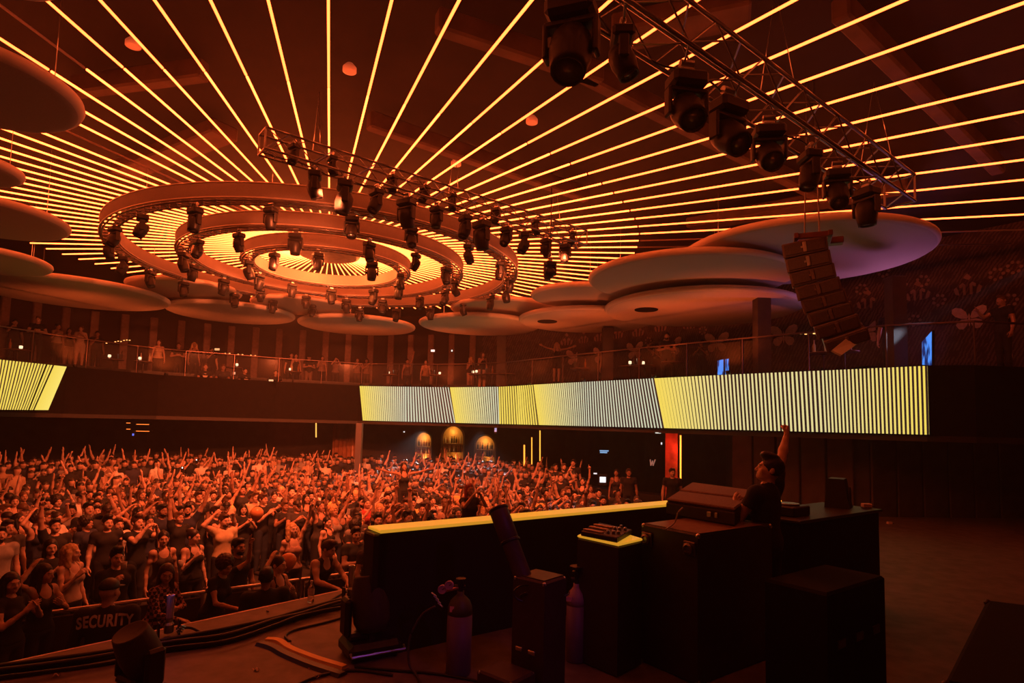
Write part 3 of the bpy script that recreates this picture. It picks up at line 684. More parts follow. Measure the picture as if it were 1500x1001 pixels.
prism('worktop', [(p.x - cA.x, p.y - cA.y) for p in (n_ + rd * .02, l_ + rd * .02 - ld * .02, l_ + rd * .9, n_ + rd * .9)], ZA - STAGE, ZA - STAGE + .004, mat('case_top', (.2, .12, .09), .45, noise=.2), tA, .001)
# double-lidded console case on top
q4 = [pz(976, 731, -.665), pz(1076, 742, -.645), pz(1110, 718.5, -.645), pz(1014, 708.5, -.665)]
m0, m1 = pz(1000, 717.5, -.66), pz(1095, 727, -.645)
tB, cB = block('console_case', 'low wide console case with two brown lids lying on the road case', 'console case', q4, ZA + .006, -.69, M_EQUIP)
lo = lambda p: (p.x - cB.x, p.y - cB.y)
prism('lid', [lo(q4[0]), lo(q4[1]), lo(q4[1].lerp(q4[2], .47)), lo(q4[0].lerp(q4[3], .42))], .126, .155, M_TOLEX, tB)
prism('lid', [lo(q4[0].lerp(q4[3], .46)), lo(q4[1].lerp(q4[2], .51)), lo(q4[2]), lo(q4[3])], .126, .165, M_TOLEX, tB)
fd = (q4[1] - q4[0]).normalized(); fo = Vector((fd.y, -fd.x, 0))
for u, w_ in ((.66, .045), (.76, .03)):
    q = q4[0].lerp(q4[1], u) + fo * .008; mb = MB(); M3 = Matrix((fd, -fo, Vector((0, 0, 1)))).transposed()
    mb.box(Vector((q.x - cB.x, q.y - cB.y, .07)), (w_, .014, .045), .004, M3); mb.build('latch', M_STEEL, tB)
# bent cable on the road case top
pts = [W(pz(x, y, z)) for x, y, z in ((975, 776, ZA + .02), (988, 766, ZA + .03), (993, 752, ZA + .12), (1000, 744, ZA + .16))]
o = link('cable', mesh('cable', *sweep(smoothpath(pts, 6), .007, 6), mat('grey_cable'))); tag(o, 'short pale cable standing up from road case beside console lids', 'cable')
# small control surface on its stand, with yellow top behind it
ZC = -.93
fC = [pz(846, 784, ZC), pz(906, 797, ZC), pz(941, 789, ZC), pz(880, 771, ZC)]
tC, cC = block('control_stand', 'black stand holding the small control surface behind booth wall', 'stand', fC, STAGE, ZC - .02, M_EQUIP)
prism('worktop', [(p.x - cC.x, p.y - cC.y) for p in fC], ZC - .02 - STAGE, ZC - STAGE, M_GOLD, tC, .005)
fD = [pz(851, 777, ZC + .05), pz(904, 787, ZC + .05), pz(926, 775, ZC + .05), pz(878, 765, ZC + .05)]
tD, cD = block('control_surface', 'small black control surface with yellow keys and silver knobs on stand', 'mixer', fD, ZC + .002, ZC + .045, M_EQUIP, .006)
ex = (fD[1] - fD[0]); ey = (fD[3] - fD[0]); M3 = Matrix((ex.normalized(), Vector((-ex.y, ex.x, 0)).normalized(), Vector((0, 0, 1)))).transposed()
kb = mesh('key', *chamfer(.03, .035, .012, .004), mat('yellow_key', (.8, .55, .2), .4)); kn = mesh('knob', *lathe([(.014, 0), (.013, .022), (.009, .026)], 10), M_STEEL, True)
for j, vv in enumerate((.12, .42, .68)):
    for u in np.linspace(.06, .52, 9):
        q = fD[0] + ex * float(u) + ey * vv; link('key', kb, tD, (q.x - cD.x, q.y - cD.y, .05), (0, 0, math.atan2(ex.y, ex.x)))
for u, vv in ((.66, .2), (.66, .6), (.78, .25), (.78, .62), (.9, .3), (.9, .7), (.72, .85)):
    q = fD[0] + ex * u + ey * vv; link('knob', kn, tD, (q.x - cD.x, q.y - cD.y, .043))
# DJ table on the right
ZT = -.86
r_ = pz(1287, 746, ZT); fT = [r_, r_ - wd * 1.75, r_ - wd * 1.75 + wn * .62, r_ + wn * .62]
tT, cT = block('dj_table', 'black draped table on the right in front of the DJ', 'table', fT, STAGE, ZT - .03, M_BLACK_MATT)
prism('tabletop', [(p.x - cT.x, p.y - cT.y) for p in (r_ + wd * .03 - wn * .03, r_ - wd * 1.78 - wn * .03, r_ - wd * 1.78 + wn * .65, r_ + wd * .03 + wn * .65)], ZT - .03 - STAGE, ZT - STAGE, M_EQUIP, tT, .006)
def deck_player(p, label, X=None):
    t = thing('turntable_player', label, 'media player', W(p), math.atan2(wd.y, wd.x), 'media players on the DJ table')
    mb = MB(); mb.box((0, 0, .05), (.32, .40, .10), .012); mb.build('body', M_BLACK, t)
    mb = MB(); mb.lathe([(.10, .1), (.10, .115), (.095, .12), (.01, .12)], 24); mb.build('jog_wheel', M_TRUSS, t, (0, -.06, 0), smooth=False)
    mb = MB(); mb.box((0, .13, .115), (.22, .1, .02), .004); mb.build('display', mat('amber_display', (.05, .04, .03), .2, emit=(1, .35, .03), es=1.6), t)
deck_player(r_ - wd * 1.45 + wn * .32 + Vector((0, 0, 0)), 'left media player with glowing display beside the DJ hip')
mb_t = thing('monitor_speaker', 'black monitor speaker standing at right end of the DJ table', 'loudspeaker', W(r_ - wd * .28 + wn * .3), math.atan2(wd.y, wd.x) + .3)
mb = MB(); v = [(-.13, -.12, 0), (.13, -.12, 0), (.13, .14, 0), (-.13, .14, 0), (-.13, -.06, .33), (.13, -.06, .33), (.13, .10, .33), (-.13, .10, .33)]
mb.add(v, [(3, 2, 1, 0), (4, 5, 6, 7), (0, 1, 5, 4), (1, 2, 6, 5), (2, 3, 7, 6), (3, 0, 4, 7)]); mb.build('cabinet', M_EQUIP, mb_t)
mb = MB(); mb.lathe([(.10, 0), (.1, .01), (.085, .012), (.03, .0)], 20, Matrix.Translation((0, -.10, .14)) @ Matrix.Rotation(PI / 2, 4, 'X')); mb.build('woofer', M_BLACK, mb_t)
for i, (x, y, lab) in enumerate(((1283, 738, 'small lit pale box on the table end at far right'), (1303, 757, 'small pale box on floor just beyond the DJ table'))):
    p = r_ - wd * .02 + wn * .12 if i == 0 else pz(1303, 768, STAGE)
    t = thing('adapter_box', lab, 'box', W((p.x, p.y, ZT if i == 0 else STAGE))); mb = MB(); mb.box((0, 0, .025), (.10, .07, .05), .008); mb.build('shell', mat('pale_box', (.75, .55, .5), .5), t)
    mb = MB(); mb.tube((.05, 0, .02), (.12, .03, .006), .006, n=6); mb.build('plug', M_BLACK, t)
# black case added at the near right to darken that corner
fE = [(1.78, 2.50), (2.9, 1.9), (4.2, 3.1), (2.95, 3.75)]
tE, cE = block('flight_case', 'big black case added to darken the lower right corner', 'flight case', fE, STAGE, -1.0, M_BLACK_MATT, .03)
corners(tE, cE, [Vector((a, b, 0)) for a, b in fE], .97, M_BLACK)
rk = Vector((1.92, 4.52, 0)); fR = [rk, rk + WD * .92, rk + WD * .92 - WN * .45, rk - WN * .45]  # black block added to keep the space before the DJ's legs dark
tR, cR_ = block('dark_filler', 'low black added rack in front of the DJ legs, unlit', 'filler', fR, STAGE, -1.10, M_BLACK_MATT, .02)
for u in (.2, .5, .8):
    q = fR[3].lerp(fR[2], u) - WN * .006; mb = MB(); M3 = Matrix((WD, WN, Vector((0, 0, 1)))).transposed(); mb.box(Vector((q.x - cR_.x, q.y - cR_.y, .5)), (.12, .014, .06), .004, M3); mb.build('handle', M_BLACK, tR)
# CO2 bottles
M_CO2 = mat('grey_bottle_paint', (.16, .10, .17), .5, noise=.12, nscale=7); M_CO2T = mat('dark_shoulder_paint', (.10, .10, .04), .5)
M_TAGP = mat('pink_label', (.9, .45, .4), .6)
def bottle(px_, py_, R, hb, label, gauges):
    p = pz(px_, py_, STAGE); t = thing('gas_cylinder', label, 'gas cylinder', W(p), -.15, 'gas cylinders behind the booth wall')
    mb = MB(); mb.lathe([(R * .9, 0), (R, .015), (R, hb)], 28); mb.build('body', M_CO2, t, smooth=True)
    mb = MB(); mb.lathe([(R, hb), (R * .98, hb + .05), (R * .8, hb + .10), (R * .45, hb + .135), (.028, hb + .15), (.028, hb + .175)], 28); mb.build('shoulder', M_CO2T if gauges else mat('pink_shoulder', (.40, .26, .32), .5), t, smooth=True)
    mb = MB(); mb.tube((0, 0, hb + .16), (0, 0, hb + .25), .022, n=10); mb.tube((-.05, 0, hb + .21), (.04, 0, hb + .21), .014, n=8); mb.lathe([(.012, 0), (.04, .005), (.042, .025), (.015, .03)], 10, Matrix.Translation((0, 0, hb + .25)))
    mb.build('valve', M_BLACK, t)
    if gauges:
        for gx, gz in ((-.13, .20), (-.075, .235)):
            mb = MB(); Mg = Matrix.Translation((gx, -.06, hb + gz)) @ Matrix.Rotation(PI / 2, 4, 'X'); mb.lathe([(.034, 0), (.036, .025), (.031, .03), (.030, .024), (.002, .024)], 16, Mg); g = mb.build('gauge', mat('gauge_face', (.6, .35, .45), .4), t)
            mb = MB(); mb.tube((gx, -.085, hb + gz), (gx + .018, -.087, hb + gz + .01), .003, n=4); mb.build('needle', M_BLACK, g)
        mb = MB(); mb.tube((-.15, -.05, hb + .17), (0, 0, hb + .205), .012, n=8); mb.build('regulator', mat('brass', (.6, .3, .2), .35, .9), t)
        Mr = Matrix.Rotation(math.radians(35), 3, 'Y')
        for k in range(4):
            q = Vector((-.20 + .018 * k, -.06, hb + .15 - .025 * k)); mb = MB(); mb.box(q, (.055, .02, .010), .004, Mr); mb.build('cooling_fin', M_STEEL, t)
        mb = MB(); mb.box((-.045, -R * .86, hb + .055), (.035, .004, .045), .001); mb.build('tag', M_TAGP, t)
        pts = [Vector(q) for q in ((-.19, -.06, hb + .06), (-.30, -.05, hb - .02), (-.385, -.06, hb - .2), (-.38, -.08, hb - .38), (-.31, -.12, .02), (-.2, -.3, .015))]
        v, f = sweep(smoothpath(pts, 7), .010, 6); link('hose', mesh('hose', v, f, mat('dark_hose', (.08, .06, .05), .5), True), t)
    else:
        mb = MB(); mb.lathe([(.05, 0), (.062, .005), (.062, .02), (.05, .022)], 18, Matrix.Translation((0, 0, hb + .3))); mb.tube((0, 0, hb + .25), (0, 0, hb + .31), .015); mb.build('handwheel', M_BLACK, t)
        mb = MB(); mb.box((-.06, -R * .82, hb + .06), (.05, .004, .04), .001); mb.build('tag', M_TAGP, t)
bottle(671, 987, .099, .46, 'grey gas cylinder with two round gauges and curved hose, left one', True)
bottle(843, 968, .084, .46, 'second gas cylinder with pink shoulder, standing right of the black box', False)
# confetti launcher: tube leaning on a black box
ZK = -1.12
kn_, kl_, kr_ = pz(798, 854, ZK), pz(752, 843, ZK), pz(834, 851, ZK)
kr_ = kn_ + (Vector((-(kl_ - kn_).y, (kl_ - kn_).x, 0)) * -1 if Vector((-(kl_ - kn_).y, (kl_ - kn_).x, 0)).x < 0 else Vector((-(kl_ - kn_).y, (kl_ - kn_).x, 0))).normalized() * .27
fK = [kn_, kl_, kl_ + kr_ - kn_, kr_]
tK, cK = block('launcher_box', 'tall dark box under the leaning launcher tube', 'flight case', fK, STAGE, ZK, mat('dark_box', (.05, .028, .028), .55, noise=.2, nscale=11))
corners(tK, cK, fK, ZK - STAGE, M_STEEL, .018)
lidp = prism('lid_panel', [((p.x - cK.x) * .88, (p.y - cK.y) * .88) for p in fK], ZK - STAGE, ZK - STAGE + .008, M_BLACK, tK, .002)
kd = (kl_ - kn_).normalized(); kf = Vector((kd.y, -kd.x, 0)); kf = kf if kf.y < 0 else -kf
M3 = Matrix((kd, -kf, Vector((0, 0, 1)))).transposed()
for z, u in ((.34, .35), (.34, .75), (.08, .5)):
    q = kn_.lerp(kl_, u) + kf * .006; mb = MB(); mb.box(Vector((q.x - cK.x, q.y - cK.y, z)), (.06, .014, .03), .004, M3); mb.build('latch', M_STEEL, tK)
fK2 = [kn_ + (kl_ - kn_) * .12 + kf * .04, kl_ + kd * .06 + kf * .04, kl_ + kd * .06 + kf * .3, kn_ + (kl_ - kn_) * .12 + kf * .3]
t2, c2 = block('low_case', 'low dark case on floor in front of the launcher box', 'flight case', fK2, STAGE, STAGE + .24, mat('dark_box'))
corners(t2, c2, fK2, .24, M_STEEL, .016)
tp, tq = W(pd(729, 744, 4.75)), W(pd(776, 872, 4.5))
tt = thing('launcher_tube', 'long dark tube leaning up against the booth wall ledge', 'launcher', tq)
dq = tp - tq; x_, y_, z_ = frame(dq); L = dq.length
Mq = Matrix((x_, y_, z_)).transposed().to_4x4()
mb = MB(); mb.lathe([(.062, 0), (.066, .02), (.066, L * .62), (.074, L * .63), (.074, L - .02), (.070, L), (.062, L - .002), (.06, L - .2), (.01, L - .21)], 24, Mq); mb.build('barrel', mat('dark_tube', (.10, .05, .045), .5, noise=.15, nscale=10), tt, smooth=True)
for s in (.02, .6, .98): mb = MB(); mb.lathe([(.075, s * L - .015), (.08, s * L - .01), (.08, s * L + .005), (.075, s * L + .01)], 24, Mq); mb.build('band', M_BLACK, tt)
pts = [Vector(q) for q in ((.05, -.02, .05), (.18, .0, -.01), (.28, .03, .0), (.30, .05, .02))]
v, f = sweep(smoothpath(pts, 6), .006, 5); link('hose', mesh('hose', v, f, M_BLACK), tt)
pts = [Vector((.04 - .10 * math.sin(a) - .06, -.07, .03 + .06 * math.cos(a))) for a in np.linspace(-.6, 2.8, 10)]
v, f = sweep(pts, .007, 5); link('hose', mesh('hose', v, f, M_BLACK), tt)
# long low case on the floor right of second cylinder
ZG = STAGE + .30
fG = [pz(856, 901, ZG), pz(896, 926, ZG), pz(920, 919, ZG), pz(876, 895, ZG)]
tG, cG = block('pedal_case', 'low long dark case with ribbed top beside second gas cylinder', 'flight case', fG, STAGE, ZG, mat('dark_box'))
ex = fG[1] - fG[0]; ey = fG[3] - fG[0]
for u in (.12, .3, .48, .66, .84):
    q = fG[0] + ex * u + ey * .5; mb = MB(); M3 = Matrix((ex.normalized(), Vector((-ex.y, ex.x, 0)).normalized(), Vector((0, 0, 1)))).transposed()
    mb.box(Vector((q.x - cG.x, q.y - cG.y, ZG - STAGE + .012)), (.05, ey.length * .7, .03), .006, M3); mb.build('rib', mat('brown_rib', (.3, .13, .1), .5), tG)
for z in (.10, .14, .18, .22):
    q = fG[1].lerp(fG[2], .5) + ex.normalized() * .004; mb = MB(); mb.box(Vector((q.x - cG.x, q.y - cG.y, z)), (.006, .05, .022), .002, M3); mb.build('marking', mat('white_print', (.6, .6, .65), .6), tG)
for i, (x, y, lab) in enumerate(((929, 891, 'tiny pale plug box on dark floor under the stand'), (948, 892, 'thin pale rod lying on dark floor below the road case'))):
    p = pz(x, y + 4, STAGE); t = thing('plug_box' if i == 0 else 'metal_rod', lab, 'box' if i == 0 else 'rod', W(p), .6)
    mb = MB()
    if i == 0:
        for s in (-1, 1): mb.box((s * .028, 0, .02), (.04, .03, .035), .008)
    else: mb.tube((-.05, -.06, .01), (.05, .08, .02), .006, n=6)
    mb.build('shell', mat('pale_box'), t)
# floor moving heads
def floor_head(px_, py_, label, rz, tilt, sc):
    p = pz(px_, py_, STAGE); t = thing('floor_moving_head', label, 'stage light', W(p), rz, 'moving heads standing on the stage deck'); t.scale = (sc,) * 3
    mb = MB(); mb.box((0, 0, .07), (.40, .34, .12), .035); mb.build('base', M_BLACK, t)
    for s in (-1, 1):
        for u in (-1, 1): mb = MB(); mb.tube((s * .15, u * .12, 0), (s * .15, u * .12, .012), .022, n=8); mb.build('foot', M_BLACK, t)
    mb = MB(); mb.box((0, 0, .16), (.38, .16, .06), .02)
    for s in (-1, 1): mb.box((s * .19, 0, .30), (.055, .15, .28), .025)
    y = mb.build('yoke', M_BLACK, t)
    mb = MB(); mb.lathe([(.03, -.20), (.10, -.19), (.135, -.12), (.148, 0), (.14, .12), (.125, .2), (.122, .215), (.112, .21), (.02, .20)], 22, Matrix.Translation((0, 0, .36)) @ Matrix.Rotation(tilt, 4, 'X'))
    h = mb.build('head', mat('head_shell', (.06, .05, .048), .6, noise=.1, nscale=30), t, smooth=True)
    mb = MB(); mb.path([(-.2, -.18, .09), (-.2, -.215, .075), (.2, -.215, .075), (.2, -.18, .09)], .010, 6); mb.build('handle', M_STEEL, t)
floor_head(201, 1030, 'black moving head with hooded top in the lower left foreground', -.5, .45, .90)
floor_head(541, 958, 'black moving head with silver handle at the booth wall end', .55, -.25, 1.12)
# CO2 jets on the deck edge
def jet(px_, py_, label, m):
    p = pz(px_, py_, STAGE); t = thing('smoke_jet', label, 'smoke jet', W(p), .7, 'smoke jets along the deck edge')
    mb = MB(); mb.box((0, 0, .03), (.20, .16, .05), .012); mb.build('base', M_BLACK, t)
    for s in (-1, 1): mb = MB(); mb.box((s * .08, 0, .11), (.014, .07, .14), .004); mb.build('bracket', M_BLACK, t)
    mb = MB(); mb.lathe([(.035, .08), (.04, .09), (.04, .15), (.028, .17), (.028, .20)], 14); mb.build('valve', M_STEEL, t)
    mb = MB(); mb.lathe([(.030, .20), (.032, .21), (.032, .38), (.036, .385), (.036, .40), (.028, .398), (.02, .36)], 16); mb.build('nozzle', m, t, smooth=False)
    for k in range(4): mb = MB(); mb.tube((.05 + .012 * k, -.05, .10 + .012 * k), (.09 + .012 * k, -.02, .05 + .02 * k), .007, n=6); mb.build('fitting', M_STEEL, t)
    pts = [Vector(q) for q in ((.06, 0, .1), (.18, .02, .08), (.3, -.05, .02), (.5, -.02, .012))]
    v, f = sweep(smoothpath(pts, 5), .012, 6); link('hose', mesh('hose', v, f, M_BLACK), t)
jet(246, 941, 'smoke jet with violet-lit metal nozzle behind the foreground moving head', mat('violet_steel', (.7, .65, .95), .2, .9))
jet(513, 884, 'smoke jet with cables at deck edge beside the booth wall', M_STEEL)
lamp('jet_light', 'POINT', W(pz(246, 941, STAGE) + Vector((.02, -.14, .42))), .12, (.45, .4, 1), size=.03)
# cable bundle and yellow ramp
for i in range(9):
    pts = []
    for x, y in ((-60, 1000), (60, 985), (160, 970), (240, 952), (330, 938), (400, 918), (440, 905), (505, 889), (575, 885)):
        p = pz(x, y + (i - 4) * (2.6 if x < 380 else 1.8) + rnd.uniform(-2, 2), STAGE); pts.append(W((p.x, p.y, STAGE + .014 + .022 * (i % 3))))
    o = link('stage_cable', mesh('stage_cable', *sweep(smoothpath(pts, 6), rnd.choice((.012, .016, .02)), 6), M_BLACK, True))
    tag(o, f'black cable in the bundle across the stage deck, {ordw(9 - i)} from the front', 'cable', 'black cable bundle on the stage deck')
for i, (pp, lab) in enumerate((([(425, 942), (418, 934), (432, 925), (480, 913), (530, 898)], 'single black cable looping from the yellow ramp toward booth wall'), ([(430, 912), (470, 890), (500, 872), (514, 866)], 'thin cable pair leading up to the smoke jet at deck edge'),
    ([(520, 979), (580, 985), (640, 990), (720, 1004)], 'cable on dark floor running from yellow ramp below gas cylinder'), ([(430, 1008), (470, 992), (520, 985), (575, 992)], 'black cable curling at the bottom edge under the yellow ramp'),
    ([(255, 935), (290, 937), (330, 941)], 'short black cable behind the foreground moving head'))):
    o = link('stage_cable', mesh('stage_cable', *sweep(smoothpath([W(pz(x, y, STAGE) + Vector((0, 0, .012))) for x, y in pp], 8), .011, 6), M_BLACK, True)); tag(o, lab, 'cable')
def ribbon(pts, hw, h):
    v = []; f = []
    for i, p in enumerate(pts):
        d = (pts[min(i + 1, len(pts) - 1)] - pts[max(i - 1, 0)]).normalized(); s = Vector((-d.y, d.x, 0)).normalized()
        v += [p - s * hw, p - s * hw * .6 + Vector((0, 0, h)), p + s * hw * .6 + Vector((0, 0, h)), p + s * hw]
    for i in range(len(pts) - 1):
        for k in range(4): f.append((4 * i + k, 4 * i + (k + 1) % 4, 4 * i + 4 + (k + 1) % 4, 4 * i + 4 + k))
    f += [(0, 1, 2, 3), tuple(4 * (len(pts) - 1) + k for k in (3, 2, 1, 0))]
    return v, f
rt = thing('cable_ramp', 'cable cover with bright yellow strip curving across the stage deck', 'cable cover', (0, 0, 0))
pts = smoothpath([W(pz(x, y, STAGE)) for x, y in ((390, 940), (408, 942), (425, 953), (460, 967), (505, 981))], 6)
link('yellow_strip', mesh('yellow_strip', *ribbon(pts, .045, .03), mat('yellow_rubber', (.85, .5, .06), .5)), rt)
pts = smoothpath([W(pz(x, y, STAGE)) for x, y in ((380, 944), (400, 950), (420, 961), (456, 976), (502, 991))], 6)
link('black_side', mesh('black_side', *ribbon(pts, .05, .026), M_BLACK), rt)
# water bottle
p = pz(455, 883, STAGE); t = thing('water_bottle', 'clear plastic water bottle standing on the deck edge', 'bottle', W(p))
M_PET = mat('clear_plastic', (.95, .9, .88), .08, trans=.85)
mb = MB(); mb.lathe([(.028, 0), (.034, .008), (.034, .06), (.031, .075), (.034, .09), (.034, .145), (.026, .175), (.014, .20), (.013, .215)], 18); mb.build('body', M_PET, t, smooth=True)
mb = MB(); mb.lathe([(.015, .213), (.016, .216), (.016, .232), (.013, .234)], 14); mb.build('cap', mat('white_cap', (.85, .8, .8), .5), t)
mb = MB(); mb.lathe([(.0345, .085), (.0352, .09), (.0352, .14), (.0345, .145)], 18); mb.build('label_band', mat('pale_label', (.8, .65, .6), .6), t)
# paper scraps of confetti
sc = ['small crumpled paper scrap left of the foreground moving head', 'pale paper scrap on deck near bottom left edge', 'white paper strip on deck below the yellow ramp', 'crumpled scrap at the bottom below the yellow ramp', 'paper scrap on deck behind seated guard near the deck edge', 'round scrap on deck beside the yellow ramp', 'long reddish paper strip on deck left of booth wall', 'small scrap on deck right of the water bottle']
for i, (x, y) in enumerate(((130, 963), (84, 991), (375, 983), (464, 994), (392, 896), (425, 945), (452, 975), (492, 886))):
    p = pz(x, y, STAGE); a = rnd.uniform(0, 3); v = []; f = []; n = 5
    L, B = (.05, .03) if i != 6 else (.16, .035)
    for k in range(n):
        u = k / (n - 1) - .5
        for s in (-1, 1): v.append((L * u, B * s * .5, .004 + (.018 if i != 6 else .004) * abs(math.sin(k * 2.1 + s + i))))
    for k in range(n - 1): f.append((2 * k, 2 * k + 2, 2 * k + 3, 2 * k + 1))
    me = mesh('paper_scrap', v, f, mat('paper', (.75, .6, .5), .7) if i != 6 else mat('red_paper', (.4, .12, .1), .7))
    o = link('paper_scrap', me, None, W(p), (0, 0, a)); md = o.modifiers.new('s', 'SOLIDIFY'); md.thickness = .002
    tag(o, sc[i], 'paper')
# crowd barrier
BAR = [Vector((-7.6, 6.03)), Vector((-5.9, 7.3)), Vector((-4.2, 8.55)), Vector((-3.15, 9.3)), Vector((-2.05, 10.1)), Vector((-.7, 11.1))]
bl = ['leftmost section of steel crowd barrier, running out of frame', 'barrier section behind the guard lettered on the back', 'barrier section where the woman in plaid leans', 'barrier section before the second guard', 'rightmost barrier section reaching the booth wall']
M_BAR = mat('barrier_steel', (.55, .5, .5), .35, .8); M_BPAN = mat('barrier_panel', (.06, .05, .05), .5)
for i in range(5):
    a, b = BAR[i], BAR[i + 1]; d = (b - a); L = d.length; t = thing('crowd_barrier', bl[i], 'barrier', (a.x, a.y, 0), math.atan2(d.y, d.x), 'crowd barrier sections along the pit')
    rod('top_rail', (0, 0, 1.1), (L - .03, 0, 1.1), .026, M_BAR, t, 8)
    for s in (.03, L - .06): rod('post', (s, 0, 0), (s, 0, 1.1), .028, M_BAR, t, 8)
    mb = MB(); mb.box((L / 2, 0, .58), (L - .14, .03, .92), .01); mb.build('panel', M_BPAN, t)
    mb = MB(); mb.box((L / 2, -.25, .02), (L - .1, .5, .03), .01); mb.build('foot_plate', M_BPAN, t)
# ================================================================== BAR AND LIGHTS UNDER THE BALCONY
M_NICHE = mat('niche_lining', (.5, .32, .12), .5); M_BLKW = mat('niche_frame', (.10, .06, .05), .5)
bcol = [mat('bottle_amber', (.35, .14, .03), .15), mat('bottle_clear', (.7, .65, .5), .1), mat('bottle_dark', (.05, .05, .04), .15)]
bprof = [(.03, 0), (.038, .01), (.038, .17), (.014, .22), (.014, .29), (.017, .30)]
bme = [mesh('bottle', *lathe(bprof, 8), m, True) for m in bcol]
def niche(X, Y0, Y1, wpx, d, label, sd):
    top, bot = pd(X, Y0, d), pd(X, Y1, d); wd_ = wpx / FPX * d; H = top.z - bot.z + .5; z0 = bot.z - .5
    t = thing('bar_niche', label, 'bar shelf', W((top.x, d, z0)), .05, 'arched bottle niches of the bar')
    n = 18; hw = wd_ / 2; ar = [(-hw, 0)] + [(-hw * math.cos(PI * k / n), H - hw * 1.15 + hw * 1.15 * math.sin(PI * k / n)) for k in range(n + 1)] + [(hw, 0)]
    v = []; f = []
    for x, z in ar:
        sx = 1 + .12 * (1 if True else 0)
        v += [(x, 0, z), (x * 1.14, -.03, z + (.06 if z > .1 else 0)), (x * 1.14, .38, z + (.06 if z > .1 else 0)), (x, .38, z)]
    for i in range(len(ar) - 1):
        for k in range(4): f.append((4 * i + k, 4 * i + 4 + k, 4 * i + 4 + (k + 1) % 4, 4 * i + (k + 1) % 4))
    link('arch_frame', mesh('arch_frame', v, f, M_BLKW), t)
    m_ = len(ar); v = [(x, .34, z) for x, z in ar] + [(x, .38, z) for x, z in ar]; f = [tuple(range(m_))[::-1], tuple(range(m_, 2 * m_))] + [(i, (i + 1) % m_, m_ + (i + 1) % m_, m_ + i) for i in range(m_)]
    link('back_panel', mesh('back_panel', v, f, M_NICHE), t)
    zs = [H * .22, H * .42, H * .62]
    for iz, z in enumerate(zs):
        mb = MB(); mb.box((0, .22, z), (wd_ * .97, .22, .025), .006); mb.build('shelf', M_NICHE, t)
        nb = int(wd_ / .11)
        for k in range(nb):
            x = -hw * .86 + (k + .5) * 2 * hw * .86 / nb; q = Matrix.Rotation(.05, 3, 'Z') @ Vector((x, .2 + rnd.uniform(-.03, .03), z + .0135))
            o = link('liquor_bottle', bme[rnd.randrange(3)], None, t.location + q, (0, 0, 0), (1, 1, rnd.uniform(.85, 1.1)))
            tag(o, f'{ordw(k + 1)} bottle from left on the {("bottom", "middle", "top")[iz]} shelf of the {sd} lit arched niche', 'bottle', f'bottles in the {sd} arched niche')
    lamp('niche_lamp', 'POINT', t.location + Vector((0, .1, H - .25)), 9, (1, .42, .08), size=.08)
    lamp('niche_lamp', 'POINT', t.location + Vector((hw * .3, .05, H * .35)), 4, (1, .42, .08), size=.06)
niche(621, 634, 672, 21, 27.2, 'left and narrowest lit arched bottle niche in bar wall', 'left')
niche(664, 625, 675, 30, 27.2, 'middle and tallest lit arched bottle niche in bar wall', 'middle')
niche(711, 639, 676, 28, 26.9, 'right lit arched bottle niche in bar wall', 'right')
def neon(X, Y0, Y1, d, wpx, col, es, label, name='neon_tube', tilt=0):
    a, b = pd(X, Y0, d), pd(X + tilt, Y1, d); t = thing(name, label, 'light', W(b))
    rod('tube', (0, 0, 0), W(a) - W(b), wpx / FPX * d / 2, mat('neon_%.2f_%.2f' % (col[1], es), (.8, .7, .5), emit=col, es=es), t, 8)
    mb = MB(); mb.box((0, .03, -.02), (.08, .08, .05), .01); mb.build('socket', M_BLACK, t)
    mb = MB(); mb.box(W(a) - W(b) + Vector((0, .03, .02)), (.08, .08, .05), .01); mb.build('socket', M_BLACK, t)
neon(768, 652, 690, 24.2, 2.2, (1, .30, .03), 2.2, 'short thick amber light tube under balcony, leftmost of three')
neon(779, 641, 684, 24.4, 1.6, (1, .30, .03), 2.2, 'thin amber light tube under balcony, middle of three')
neon(791, 631, 692, 23.4, 1.6, (1, .35, .04), 2.2, 'tall amber light tube under balcony, rightmost of three')
neon(997, 638, 702, 16.6, 2.2, (1, .33, .03), 2.6, 'tall amber light tube beside the red-lit column')
neon(463, 620, 641, 26.5, 1.8, (1, .45, .08), 1.6, 'short thin amber tube under the dark left balcony')
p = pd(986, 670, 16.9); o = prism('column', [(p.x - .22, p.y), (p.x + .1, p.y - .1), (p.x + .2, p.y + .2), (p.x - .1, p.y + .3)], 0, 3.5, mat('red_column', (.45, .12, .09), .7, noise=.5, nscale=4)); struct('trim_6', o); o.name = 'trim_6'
lamp('column_light', 'POINT', W((p.x - .05, p.y - .5, -.6)), 14, (1, .05, .02), size=.1)
lamp('column_light', 'POINT', W(pd(422, 636, 26.2)), 6, (1, .04, .02), size=.1)
lamp('curtain_light', 'SPOT', W(pd(520, 612, 24.5)), 120, (1, .22, .04), W(pd(508, 640, 27.2)), .08, 40, 1)
mcur = mat('curtain', (.35, .16, .08), .8, noise=.3, nscale=3)
p = pd(507, 640, 27.0); v = []; f = []; n = 26
for i in range(n + 1):
    x = -.55 + 1.1 * i / n; y = .05 * math.sin(i * 1.45)
    for z in (-3.4, -.1): v.append((x, y, z)); 
for i in range(n): f.append((2 * i, 2 * i + 2, 2 * i + 3, 2 * i + 1))
o = link('curtain', mesh('curtain', v, f, mcur, True), None, W((p.x, p.y - .15, 0))); o.modifiers.new('s', 'SOLIDIFY').thickness = .01; tag(o, 'gathered curtain glowing amber below balcony, left of the bar niches', 'curtain')
p = pd(524, 665, 22.2); o = link('floor_column', None); bpy.data.objects.remove(o)
